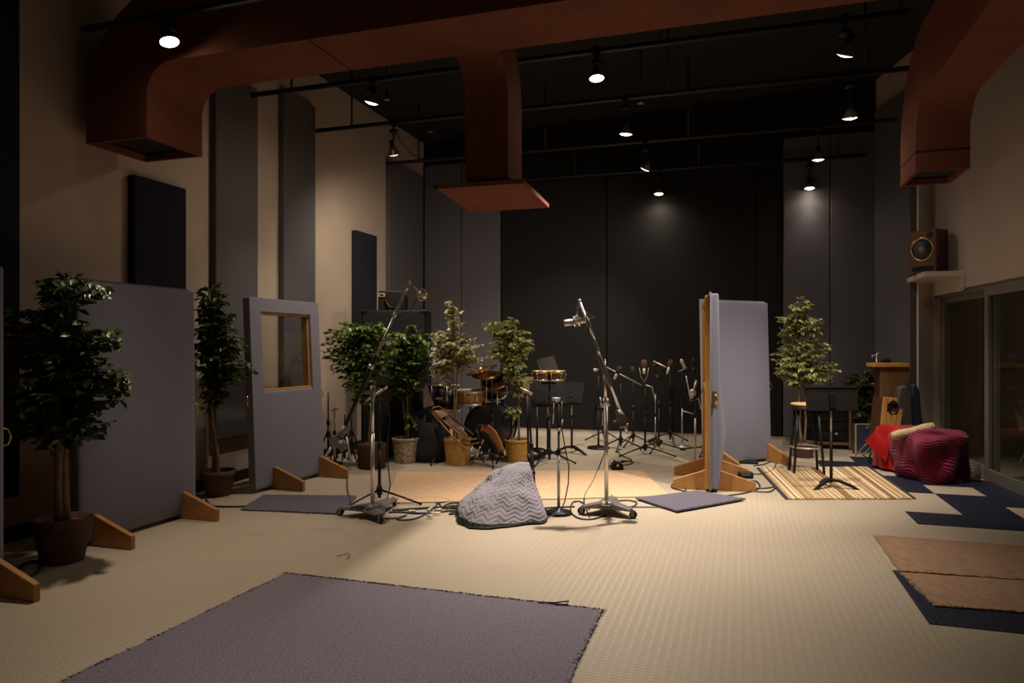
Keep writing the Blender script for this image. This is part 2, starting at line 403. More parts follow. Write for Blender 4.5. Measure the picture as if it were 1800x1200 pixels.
# left wall
G2 = 'fabric panels on the left wall'
def left(u0, u1, z0, z1, th, m, label):
    a = PX(u0, 600, XL + th * .5); b_ = PX(u1, 600, XL + th)
    return panel((XL + .001, a.y), (XL + .001, b_.y), z0, z1, (1, 0), th, m, label, G2)
left(-60, 36, 0.35, 4.6, .10, panel_dark, 'dark fabric panel at the extreme left edge of the picture')
zt = PX(328, 332, XL + .08).z; left(230, 328, .95, zt, .08, panel_dark, 'short near-black panel above the large left gobo')
zt = 4.3; left(374, 454, .49, zt, .08, panel_grey, 'tall charcoal panel with its top behind the brown duct')
zt = PX(555, 188, XL + .08).z; left(494, 555, .49, zt, .08, panel_grey, 'tall charcoal panel above the gobo with a window')
zt = PX(663, 415, XL + .08).z; left(622, 663, 1.0, zt, .08, panel_dark, 'short near-black panel above the black loudspeaker stack')
left(681, 744, .35, 4.35, .06, panel_grey, 'grey tall panel at the far end of the left wall')

# ================================================================== DUCTS
def sweep(path, hw, hh, side):            # rectangular duct; path = list of (point, up) ; side = constant axis
    m = MB(); vs, fs = [], []
    side = V(side)
    for p, up in path:
        p, up = V(p), V(up).normalized()
        vs += [p + side * hw + up * hh, p - side * hw + up * hh, p - side * hw - up * hh, p + side * hw - up * hh]
    n = len(path)
    for i in range(n - 1):
        for k in range(4):
            fs.append((i * 4 + k, i * 4 + (k + 1) % 4, i * 4 + 4 + (k + 1) % 4, i * 4 + 4 + k))
    m.add(vs, fs); return m
def arc_path(c, r, ex, ey, a0, a1, n=12):
    c, ex, ey = V(c), V(ex), V(ey); out = []
    for i in range(n + 1):
        a = a0 + (a1 - a0) * i / n; d = ex * math.cos(a) + ey * math.sin(a)
        out.append((c + d * r, d))
    return out
# main duct: front face Y, underside height from the picture
pD = PY(258, 240, 4.42); DZ0 = pD.z                       # mouth of the left drop
YF = 4.42; YK = 5.02; XLL = PY(152, 249, YF).x; XRL = pD.x
DB = CH + (CV - 0) / F * (YF / (ray(1000, 0).y))          # underside of the main run
DH = (XRL - XLL)
ri = 0.24
XE = 1.42
cy_ = (YF + YK) / 2; hw = (YK - YF) / 2
cx = XRL + ri; czz = DB - ri
path = [((XRL - DH / 2, cy_, DZ0), (-1, 0, 0))] + arc_path((cx, cy_, czz), ri + DH / 2, (1, 0, 0), (0, 0, 1), PI, PI / 2) + [((XE, cy_, DB + DH / 2), (0, 0, 1))]
t = thing('air_duct', 'large rust-brown duct crossing the ceiling with its left end elbowed down', 'duct', (XRL - DH / 2, cy_, DZ0))
obj('main_run', sweep(path, hw, DH / 2, (0, 1, 0)), duct_m, t, world=True)
def mouth(x0, x1, y0, y1, z, parent):
    m = MB(); w_ = .03
    m.box2((x0, y0, z - .004), (x1, y0 + w_, z + .05)); m.box2((x0, y1 - w_, z - .004), (x1, y1, z + .05))
    m.box2((x0, y0 + w_, z - .004), (x0 + w_, y1 - w_, z + .05)); m.box2((x1 - w_, y0 + w_, z - .004), (x1, y1 - w_, z + .05))
    obj('mouth_flange', m, duct_m, parent, world=True)
    obj('dark_mouth_sheet', MB().box2((x0 + .02, y0 + .02, z + .06), (x1 - .02, y1 - .02, z + .07)), duct_in, parent, world=True)  # black sheet across the mouth stands in for the dark inside
mouth(XLL - .002, XRL + .002, YF - .002, YK + .002, DZ0, t)
ps = G(612, 120, DB)
obj('seam', MB().box2((ps.x, YF, DB - .004), (ps.x + .008, YK, DB)), duct_in, t, world=True)
# middle drop with deflector plate
pa = PY(818, 313, 5.30); pb = PY(893, 310, 5.30); X0, X1 = pa.x, pb.x; Yb2 = PX(917, 322, X1).y
Z2 = pb.z; dd = Yb2 - 5.30; r2 = 0.28
t2 = thing('air_duct', 'rust-brown branch duct dropping from the middle of the long duct', 'duct', ((X0 + X1) / 2, 5.30 + dd / 2, Z2))
zc = DB - 0.02
path = [(((X0 + X1) / 2, 5.30 + dd / 2, Z2), (0, 1, 0))] + arc_path(((X0 + X1) / 2, 5.30 - r2, zc - r2 + .06), r2 + dd / 2, (0, 1, 0), (0, 0, 1), 0, PI / 2 * .97)
obj('drop', sweep(path, (X1 - X0) / 2, dd / 2, (1, 0, 0)), duct_m, t2, world=True)
mouth(X0 - .002, X1 + .002, 5.298, 5.302 + dd, Z2, t2)
zp = Z2 - .10
c4 = [G(768, 332, zp), G(920, 322, zp), G(965, 365, zp), G(827, 373, zp)]
dm = MB(); dm.add([(p.x, p.y, z) for z in (zp, zp + .035) for p in c4], [(3, 2, 1, 0), (4, 5, 6, 7), (0, 1, 5, 4), (1, 2, 6, 5), (2, 3, 7, 6), (3, 0, 4, 7)])
obj('deflector_plate', dm, duct_m, t2, world=True)
for x, y in ((X0 + .03, 5.33), (X1 - .03, 5.33), (X0 + .03, Yb2 - .03), (X1 - .03, Yb2 - .03)):
    obj('hanger_rod', MB().tube([(x, y, zp + .035), (x, y, Z2 + .02)], .004, 6), steel, t2, world=True)
# right duct, along the right wall
hR = CH + 1.52
pA = G(1608, 302, hR); pB = G(1707, 293, hR); pC = G(1580, 327, hR)
rx0, rx1, ry0, ry1 = pA.x, pB.x, (pA.y + pB.y) / 2, pC.y
RB = DB - .10; RH = .62; rri = .30
t3 = thing('air_duct', 'rust-brown duct along the right wall ending in an elbow above the shelf', 'duct', ((rx0 + rx1) / 2, (ry0 + ry1) / 2, hR))
dpt = ry1 - ry0; mx_ = (rx0 + rx1) / 2
path = [((mx_, ry0 + dpt / 2, hR), (0, 1, 0))] + arc_path((mx_, ry0 - rri, RB - rri), rri + dpt / 2, (0, 1, 0), (0, 0, 1), 0, PI / 2) + [((mx_, Y0, RB + dpt / 2), (0, 0, 1))]
obj('main_run', sweep(path, (rx1 - rx0) / 2, dpt / 2, (1, 0, 0)), duct_m, t3, world=True)
mouth(rx0 - .002, rx1 + .002, ry0 - .002, ry1 + .002, hR, t3)
zs = hR + .16
sm = MB(); e = .004
sm.box2((rx0 - e, ry0 - e, zs), (rx1 + e, ry0, zs + .012)); sm.box2((rx0 - e, ry0 - e, zs), (rx0, ry1, zs + .012))
obj('seam', sm, duct_in, t3, world=True)

# ================================================================== LIGHTING PIPES AND LAMPS
ZP = PX(556, 230, XL + .15).z
pipeY = [4.20, G(917, 107, ZP).y, PX(556, 230, XL + .15).y, G(920, 267, ZP).y, YB - .22]
pipeZ = [3.88, ZP, ZP, ZP, ZP]
pl = ['black lighting pipe in front of the long brown duct', 'black lighting pipe just behind the long brown duct', 'black lighting pipe crossing before the middle brown drop',
      'black lighting pipe passing behind the middle brown drop', 'black lighting pipe along the top of the back wall']
x0s = [PY(145, 12, pipeY[0]).x, XL + .2, XL + .15, XL + .25, XL + .3]
x1s = [1.3, 1.3, G(1590, 132, ZP).x, G(1572, 217, ZP).x, PY(1525, 282, pipeY[4]).x]
pipeY.append(2.3); pipeZ.append(ZP); x0s.append(XL + .4); x1s.append(1.3); pl.append('black lighting pipe above the camera, over the big blue carpet')
for k in range(6):
    y, z = pipeY[k], pipeZ[k]
    t = thing('lighting_pipe', pl[k], 'pipe', ((x0s[k] + x1s[k]) / 2, y, z), group='lighting pipes under the ceiling')
    obj('rail', MB().tube([(x0s[k], y, z), (x1s[k], y, z)], .026, 10), black_pipe, t, world=True)
    xx = x0s[k] + .5
    while xx < x1s[k]:
        if not (k == 0): obj('hanger_rod', MB().tube([(xx, y, z + .02), (xx, y, cz(xx) - .0)], .012, 6), black_pipe, t, world=True)
        else: obj('hanger_rod', MB().tube([(xx, y, z + .02), (xx, y, cz(xx))], .008, 6), black_pipe, t, world=True)
        xx += 1.9
bulb_on = glow('lit_bulb_face', (1.0, 0.80, 0.56), 26.0)
bulb_glassm = mat('reflector_bulb_glass', (0.30, 0.22, 0.15), 0.25, 0.6)
bulb_off = mat('unlit_bulb_face', (0.25, 0.2, 0.16), 0.2)
lamp_px = [  # u, v of the bulb, pipe, on, power factor, tilt (dx,dy)
    (298, 74, 0, 1, .55, (0.32, -.05), 'recessed-looking lamp in front of the elbow of the long duct'),
    (653, 181, 1, 1, 1.1, (-.30, 0.12), 'lit lamp directly above the first pipe near the left wall'),
    (692, 271, 2, 1, .9, (-.06, .55), 'lit lamp hanging nearest to the left wall corner'),
    (1049, 138, 1, 1, 1.5, (.08, -.15), 'lit lamp just right of the middle brown drop'),
    (1100, 236, 2, 1, 1.3, (-.1, .1), 'lit lamp over the microphone stand with the big boom'),
    (1134, 297, 3, 1, .8, (-.55, .35), 'upper one of two lamps close to the black back panels'),
    (1158, 341, 4, 1, .28, (0, -.1), 'lowest lamp before the black back panels'),
    (1485, 97, 1, 1, 1.0, (-.32, 0.50), 'largest lit lamp near the right end of the pipes'),
    (1494, 208, 2, 1, .9, (.02, .22), 'lit lamp beside the right wall above the grey corner'),
    (1438, 281, 3, 1, .7, (0, .1), 'lit lamp in front of the right grey back panels, second lowest'),
    (1423, 331, 4, 1, .28, (0, -.1), 'lowest lamp in front of the right grey back panels'),
    (680, 176, 2, 0, 0, (0, 0), 'small unlit copper lamp beside the bright left lamp'),
    (757, 232, 3, 0, 0, (0, 0), 'unlit lamp left of the middle brown drop'),
    (1126, 182, 2, 0, 0, (0, 0), 'unlit ring-shaped lamp above the lit one on the same pipe'),
]
def lamp(u, v, k, on, pw, tilt, label, at=None):
    p = PY(u, v, pipeY[k] - (.0 if on else -.35)) if at is None else V(at); y = p.y; zt = pipeZ[k] if on else p.z + .3
    t = thing('ceiling_lamp', label, 'lamp', (p.x, p.y, p.z), group='spot lamps on the lighting pipes')
    ax = V((-tilt[0], -tilt[1], 1)).normalized(); X = frame((0, 0, 0), ax); h = zt - p.z
    s = 1.0 if on else .6
    if on:
        obj('clamp', MB().box((0, 0, h), (.06, .075, .085)), black_metal, t, .01)
        obj('stem', MB().tube([(0, 0, h - .03), (0, 0, .16)], .012, 8), black_metal, t)
        obj('junction_disc', MB().lathe([(.001, h - .13), (.05, h - .13), (.05, h - .09), (.001, h - .09)], 16), black_metal, t)
    else:
        obj('stem', MB().tube([(0, 0, h + .35), (0, 0, .10)], .007, 6), black_metal, t)
    obj('socket', MB().lathe([(.001, .165), (.026, .165), (.03, .10), (.033, .085)], 14, X @ M.Scale(s, 4)), black_metal, t)
    obj('reflector', MB().lathe([(.031, .088), (.045, .06), (.066, .02), (.072, .004), (.070, 0.0)], 20, X @ M.Scale(s, 4)), bulb_glassm if on else brass, t)
    obj('bulb_face', MB().lathe([(.069, .001), (.045, -.010), (.02, -.016), (.0005, -.018)], 20, X @ M.Scale(s, 4)), bulb_on if on else bulb_off, t)
    if on:
        i = len(LIT); LIT.append(label)
        for nm, deg, kk in (('lamp_beam', BEAM_DEG, LAMP_K[i]), ('lamp_spill', SPILL_DEG, LAMP_S[i])):   # hot centre and the wide spill of a reflector bulb
            ld = bpy.data.lights.new(nm, 'SPOT'); ld.energy = LAMP_W * kk; ld.color = WARM_COL if p.x < -3.0 or i in (0, 11) else LAMP_COL
            ld.spot_size = math.radians(deg); ld.spot_blend = 1.0; ld.shadow_soft_size = 0.05
            lo = bpy.data.objects.new(nm, ld); COL.objects.link(lo); lo.parent = t
            lo.matrix_local = frame(-ax * .035, ax)
LIT = []
for a in lamp_px: lamp(*a)
lamp(0, 0, 5, 1, 1, (.0, -.1), 'lit lamp above the camera on the left, out of the picture', (-2.3, 2.3, ZP - .26))
lamp(0, 0, 5, 1, 1, (.0, -.1), 'lit lamp above the camera in the middle, out of the picture', (-.8, 2.3, ZP - .26))
lamp(0, 0, 5, 1, 1, (.0, -.1), 'lit lamp above the camera on the right, out of the picture', (.7, 2.3, ZP - .26))
t = thing('ceiling_lamp', 'added dim round lamp brightening the room behind the glass, out of the picture', 'lamp', (4.6, 7.2, 2.75))
obj('shade', MB().lathe([(.10, .0), (.16, .02), (.17, .08), (.02, .12), (.02, cz(4.6) - 2.75), (.001, cz(4.6) - 2.75)], 20), white_metal, t)
obj('bulb', MB().ball((0, 0, .03), .05), bulb_on, t)
ld = bpy.data.lights.new('added_room_light', 'POINT'); ld.energy = 3.5; ld.color = LAMP_COL; ld.shadow_soft_size = .08  # added lamp and light, so the room behind the glass is not black
lo = bpy.data.objects.new('added_room_light', ld); COL.objects.link(lo); lo.parent = t; lo.location = (0, 0, -.08)
# loose lead hanging near the left corner
def sag(p, q, d, n=10): 
    p, q = V(p), V(q); return [p.lerp(q, i / n) - V((0, 0, d * 4 * (i / n) * (1 - i / n))) for i in range(n + 1)]
pq = [PY(695, 232, pipeY[2]), PY(780, 250, pipeY[3])]
single('cable', MB().tube(sag(pq[0], pq[1], .28), .008, 6), cable_m, 'black lead sagging between the pipes near the left corner', 'cable')
# ================================================================== GOBOS
def pad_mb(W, H, T, bulge=0.03, hole=None, slump=0.0):
    m = MB()
    if hole is None:
        nx, nz = 14, 20
        def fn(a, c_):
            x, z = a * W, c_ * H
            e = min(a, 1 - a) / .5; f_ = min(c_, 1 - c_) / .5
            k = (1 - (1 - e) ** 4) * (1 - (1 - f_) ** 4) * (1 + slump * math.exp(-((c_ - .28) / .2) ** 2))
            return V((x, -bulge * k * (1 + .35 * math.sin(5 * c_ + 1)), z))
        m.grid(fn, nx, nz)
        # border loop back to thickness T
        ring = [i for i in range(nx + 1)] + [j * (nx + 1) + nx for j in range(1, nz + 1)] + [nz * (nx + 1) + i for i in range(nx - 1, -1, -1)] + [j * (nx + 1) for j in range(nz - 1, 0, -1)]
        o = len(m.v); n = len(ring)
        m.v += [(m.v[i][0], T, m.v[i][2]) for i in ring]
        for k in range(n):
            m.f.append((ring[k], o + k, o + (k + 1) % n, ring[(k + 1) % n])); m.sm.append(False)
        m.f.append(tuple(o + k for k in range(n))); m.sm.append(False)
    else:
        x0, x1, z0, z1 = hole
        P = [(0, 0), (W, 0), (W, H), (0, H)]; Q = [(x0, z0), (x1, z0), (x1, z1), (x0, z1)]
        vs = [(x, 0, z) for x, z in P + Q] + [(x, T, z) for x, z in P + Q]; fs = []
        for k in range(4):
            k2 = (k + 1) % 4
            fs += [(k, k2, 4 + k2, 4 + k), (8 + k, 12 + k, 12 + k2, 8 + k2), (k, 8 + k, 8 + k2, k2), (4 + k, 4 + k2, 12 + k2, 12 + k)]
        m.add(vs, fs)
    return m
def gobo(label, A, B, H, lean=0.0, hole=None, feet=(.14, .86), double=False, handles=(1,), back_wood=True, mass=True):
    A, B = V((A[0], A[1], 0)), V((B[0], B[1], 0)); d = B - A; W = d.length
    t = thing('acoustic_gobo', label, 'gobo', A, math.atan2(d.y, d.x), 'padded studio gobos')
    T = .085
    Rl = M.Rotation(-lean, 4, 'X')
    def tilt(m):
        m.v = [tuple(Rl @ V(p)) for p in m.v]; return m
    m = pad_mb(W, H - .03, T, slump=1.3 if double else .2, hole=hole and (hole[0], hole[1], hole[2] - .03, hole[3] - .03)); m.shift((0, 0, .03)); obj('padding', tilt(m), gobo_m, t, .022, 3)
    if hole is None:
        bw = MB().box2((.02, T, .03), (W - .02, T + .018, H - .02))
        for x in (.02, W - .075): bw.box2((x, T + .018, .03), (x + .055, T + .045, H - .02))
        for z in (.03, H * .5, H - .075): bw.box2((.075, T + .018, z), (W - .075, T + .045, z + .055))
        obj('back_board', tilt(bw), wood_yellow, t, .003, 1)
    else:
        x0, x1, z0, z1 = hole
        fr = MB(); e = .018
        fr.box2((x0, .035, z0), (x0 + e, T + .03, z1)); fr.box2((x1 - e, .035, z0), (x1, T + .03, z1))
        fr.box2((x0 + e, .012, z0), (x1 - e, T + .03, z0 + e)); fr.box2((x0 + e, .035, z1 - e), (x1 - e, T + .03, z1))
        obj('window_frame', tilt(fr), wood_yellow, t)
        obj('window_pane', tilt(MB().box2((x0 + e, .05, z0 + e), (x1 - e, .056, z1 - e))), glass, t)
    for k in handles:
        x = 0 if k == 0 else W; sgn = -1 if k == 0 else 1
        hm = MB(); z = H * .47
        hm.box2((min(x, x + sgn * .006), .022, z - .075), (max(x, x + sgn * .006), .062, z + .075))
        hm.tube([(x + sgn * .006, .042, z + .055), (x + sgn * .04, .03, z + .045), (x + sgn * .05, .02, z), (x + sgn * .04, .03, z - .045), (x + sgn * .006, .042, z - .055)], .006, 8)
        obj('handle', tilt(hm), brass, t)
    for f_ in feet:
        x = f_ * W; Lf = .36
        poly = [(-Lf, 0), (-Lf, .10), (-.02, .225), (T + .06, .225), (T + .06, 0)]
        if double: poly = [(-Lf, 0), (-Lf, .095), (-.03, .20), (T + .05, .20), (T + Lf, .095), (T + Lf, 0)]
        X = M.Translation((x - .02, 0, 0)) @ M(((0, 1, 0, 0), (1, 0, 0, 0), (0, 0, 1, 0), (0, 0, 0, 1)))
        obj('foot', MB().prism(poly, .042, X), wood_foot, t, .004, 1)
    return t
A1, B1 = G(139, 966), G(346, 903)
gobo('large plain gobo by the left wall with a ficus standing before its near end', A1, B1, zat(B1, 512), .01, feet=(.11, .86), handles=(1,))
A2, B2 = G(450, 868), G(571, 835)
H2 = zat(A2, 520); W2 = (B2 - A2).length
gobo('gobo with a window in its upper half beside the left wall', A2, B2, H2, .045, hole=(W2 * .15, W2 * .86, H2 * .515, H2 * .925), feet=(.25, .93), handles=(0, 1))
d1 = (B1 - A1).normalized(); B0 = G(9, 1037); A0 = B0 - d1 * 1.15
gobo('gobo almost wholly outside the left edge of the picture', A0, B0, 1.93, .0, feet=(.15, .93), handles=(1,))
A4, B4 = G(1258, 866), G(1247, 815)
d4 = (B4 - A4).normalized() * 1.15; B4 = A4 + d4
gobo('gobo seen edge-on with pine back showing, right of the microphones', A4 + V((.03, 0, 0)), B4 + V((.03, 0, 0)), zat(A4, 515), .0, feet=(.12, .80), double=True, handles=(0,))
B5 = G(1357, 810); A5 = G(1246, 821)
gobo('plain gobo facing the room beside the ficus and the stool', A5, B5, zat(B5, 531), .03, feet=(.12, .93), handles=(1,))

# ================================================================== RUGS
def rug_mat(name, col, var, sc):
    return mat(name, col, 0.98, var=var, scale=sc, bump=0.5, bscale=260, spec=0.1)
rug_blue = rug_mat('slate_blue_carpet', (0.205, 0.180, 0.218), .30, 90)
rug_blue2 = rug_mat('slate_blue_mat', (0.125, 0.113, 0.145), .30, 90)
rug_peach = rug_mat('peach_carpet', (0.60, 0.40, 0.25), .12, 30)
rug_tan = rug_mat('tan_carpet', (0.36, 0.225, 0.145), .14, 24)
fray_m = mat('dark_loose_threads', (0.030, 0.026, 0.030), 0.95, var=.3, scale=50)
fray_tan = mat('brown_loose_threads', (0.16, 0.09, 0.05), 0.95, var=.3, scale=50)
def rug(label, pts, m, th=.012, z0=0.0, jag=.006, fray=None, frm=None, cat='rug', seed=1, name='rug'):
    rnd = random.Random(seed)
    P = [V((p.x, p.y, 0)) for p in pts]; ring = []; n = len(P)
    for i in range(n):
        a, b_ = P[i], P[(i + 1) % n]; L_ = (b_ - a).length; k = max(2, int(L_ / .03)); nrm = V((b_.y - a.y, a.x - b_.x, 0)).normalized()
        for j in range(k):
            w_ = noise.noise(V((i * 9.1, j * .16, seed))) * jag * 2 + rnd.uniform(-jag, jag) * .5
            ring.append(a.lerp(b_, j / k) + nrm * (w_ if j else 0))
    c0 = sum(ring, V((0, 0, 0))) / len(ring); base = V((c0.x, c0.y, z0))
    N_ = len(ring); mb = MB()
    vs = [(p.x, p.y, z0) for p in ring] + [(p.x, p.y, z0 + th) for p in ring]
    mb.add(vs, [tuple(range(N_))[::-1], tuple(range(N_, 2 * N_))] + [(i, (i + 1) % N_, (i + 1) % N_ + N_, i + N_) for i in range(N_)])
    mb.shift(-base)
    o = obj(name, mb, m); o.location = base; tag(o, label, cat)
    if fray:
        fm = MB()
        for i, dens in fray:
            a, b_ = P[i], P[(i + 1) % n]; dirv = (b_ - a).normalized(); nrm = V((b_.y - a.y, a.x - b_.x, 0)).normalized(); L_ = (b_ - a).length
            for _ in range(int(L_ * dens)):
                p = a.lerp(b_, rnd.random()) + nrm * rnd.uniform(-.012, .004); l = rnd.uniform(.012, .04); q = dirv * rnd.uniform(-.025, .025)
                zz = z0 + th
                wv = dirv * .0025
                e1 = p + nrm * l * .5 + q * .6; e2 = p + nrm * l + q
                fm.add([p - wv + V((0, 0, zz)), p + wv + V((0, 0, zz)), e1 - wv + V((0, 0, zz + .004)), e1 + wv + V((0, 0, zz + .004)), e2 + V((0, 0, max(z0 + .002, zz - .01)))], [(0, 1, 3, 2), (2, 3, 4)])
        fm.shift(-base); f_ = obj('fringe', fm, frm or fray_m, o); f_['kind'] = 'stuff'
    return o
pb1, pb2 = G(503, 1009), G(1061, 1074); pb3 = G(1000, 1200); pb0 = G(120, 1195)
dl = (pb0 - pb1).normalized(); dr = (pb3 - pb2).normalized()
rug('large slate-blue carpet piece with a frayed edge in the foreground', [pb1, pb2, pb2 + dr * 2.3, pb1 + dl * 2.4], rug_blue, jag=.008, fray=[(0, 260), (1, 45), (3, 60)], seed=3)
rug('small slate-blue mat before the gobo with the window', [G(463, 871), G(627, 873), G(600, 905), G(423, 897)], rug_blue2, jag=.006, fray=[(0, 60), (2, 60)], seed=5)
rug('small slate-blue mat at the right end of the peach carpet', [G(1117, 879), G(1224, 866), G(1311, 880), G(1190, 902)], rug_blue2, z0=.013, jag=.004, fray=[(2, 60)], seed=6)
rug('peach carpet lying under the microphone stands', [G(699, 831), G(1128, 828), G(1178, 873), G(676, 886)], rug_peach, jag=.003, seed=7)
rug('far tan carpet piece at the right edge of the picture', [G(1535, 942), G(1805, 962), G(1905, 1030), G(1580, 1006)], rug_tan, jag=.004, fray=[(0, 8), (3, 30), (2, 80)], frm=fray_tan, seed=8)
rug('near tan carpet piece lying on navy tiles at the right edge', [G(1580, 1008), G(1905, 1031), G(2010, 1095), G(1641, 1067), G(1606, 1032)], rug_tan, jag=.006, fray=[(2, 60), (3, 90), (4, 90)], frm=fray_tan, seed=9)
# straw mat: strips are its parts
s00, s10, s11, s01 = G(1335, 823), G(1524, 821), G(1604, 877), G(1387, 878)
straw = mat('straw', (0.56, 0.39, 0.20), 0.8, col2=(0.40, 0.26, 0.12), scale=30, stretch=(1, 1, 1), bump=.3, bscale=120)
straw2 = mat('pale_straw', (0.72, 0.56, 0.34), 0.8, var=.15, scale=30, bump=.3, bscale=120)
straw3 = mat('brown_straw', (0.26, 0.15, 0.065), 0.8, var=.15, scale=30, bump=.3, bscale=120)
c0 = (s00 + s10 + s11 + s01) / 4
mt = thing('straw_mat', 'striped straw mat under the stool and the black music stand', 'mat', (c0.x, c0.y, 0))
rnd = random.Random(4); x = 0.0; k = 0
while x < .999:
    w_ = rnd.uniform(.008, .017); x2 = min(1, x + w_)
    a0, a1 = s01.lerp(s11, x + .001), s01.lerp(s11, x2 - .001); e0, e1 = s00.lerp(s10, x + .001), s00.lerp(s10, x2 - .001)
    dv = (a0 - e0).normalized(); ja, jb = rnd.uniform(-.02, .03), rnd.uniform(-.02, .02)
    a0, a1, e0, e1 = a0 + dv * ja, a1 + dv * ja, e0 - dv * jb, e1 - dv * jb
    h = rnd.uniform(.009, .013)
    m_ = MB(); m_.add([(p.x, p.y, z) for z in (0.001, h) for p in (a0, a1, e1, e0)], [(3, 2, 1, 0), (4, 5, 6, 7), (0, 1, 5, 4), (1, 2, 6, 5), (2, 3, 7, 6), (3, 0, 4, 7)])
    obj('strip', m_, rnd.choice([straw, straw, straw2, straw2, straw3]), mt, world=True)
    x = x2; k += 1
for a, c_ in ((s01, s00), (s11, s10)):
    bd = MB(); nrm = (s11 - s01).normalized() * (1 if a is s11 else -1)
    q = [a, c_, c_ + nrm * .035, a + nrm * .035]
    bd.add([(p.x, p.y, z) for z in (0.001, .010) for p in q], [(3, 2, 1, 0), (4, 5, 6, 7), (0, 1, 5, 4), (1, 2, 6, 5), (2, 3, 7, 6), (3, 0, 4, 7)]); obj('binding', bd, fray_m, mt, world=True)
fm = MB()
for _ in range(420):
    a, b_ = (s01, s11); p = a.lerp(b_, rnd.random()); dv = (s01 - s00).normalized(); q = p + dv * rnd.uniform(.0, .06) + V((rnd.uniform(-.04, .04), 0, 0))
    p = p - dv * .02
    fm.add([(p.x - .002, p.y, .012), (p.x + .002, p.y, .012), (q.x, q.y, .006)], [(0, 1, 2)])
o = obj('fringe', fm, straw3, mt, world=True); o['kind'] = 'stuff'

# ================================================================== FICUS TREES
def leaf_mesh(name, m, wide=.62):
    prof = [(0, 0.02), (.18, wide * .62), (.42, wide), (.68, wide * .72), (1, 0.0)]
    vs, fs, ed = [], [], []
    for x, w_ in prof:
        z = -.10 * x * x
        vs += [(x, 0, z), (x, w_ * .5, z + w_ * .16), (x, -w_ * .5, z + w_ * .16)]; ed += [0, 1, 1]
    for i in range(len(prof) - 1):
        a = i * 3; fs += [(a, a + 3, a + 4, a + 1), (a, a + 2, a + 5, a + 3)]
    return vs, fs, ed
LV, LF, LE = leaf_mesh('leaf', None)
leaf_cache = {}
def leaf_me(m):
    if m.name not in leaf_cache:
        me = bpy.data.meshes.new('leaf'); me.from_pydata(LV, [], LF); me.materials.append(m)
        at = me.attributes.new('edge', 'FLOAT', 'POINT'); at.data.foreach_set('value', [float(x) for x in LE])
        me.polygons.foreach_set('use_smooth', [True] * len(LF)); leaf_cache[m.name] = me
    return leaf_cache[m.name]
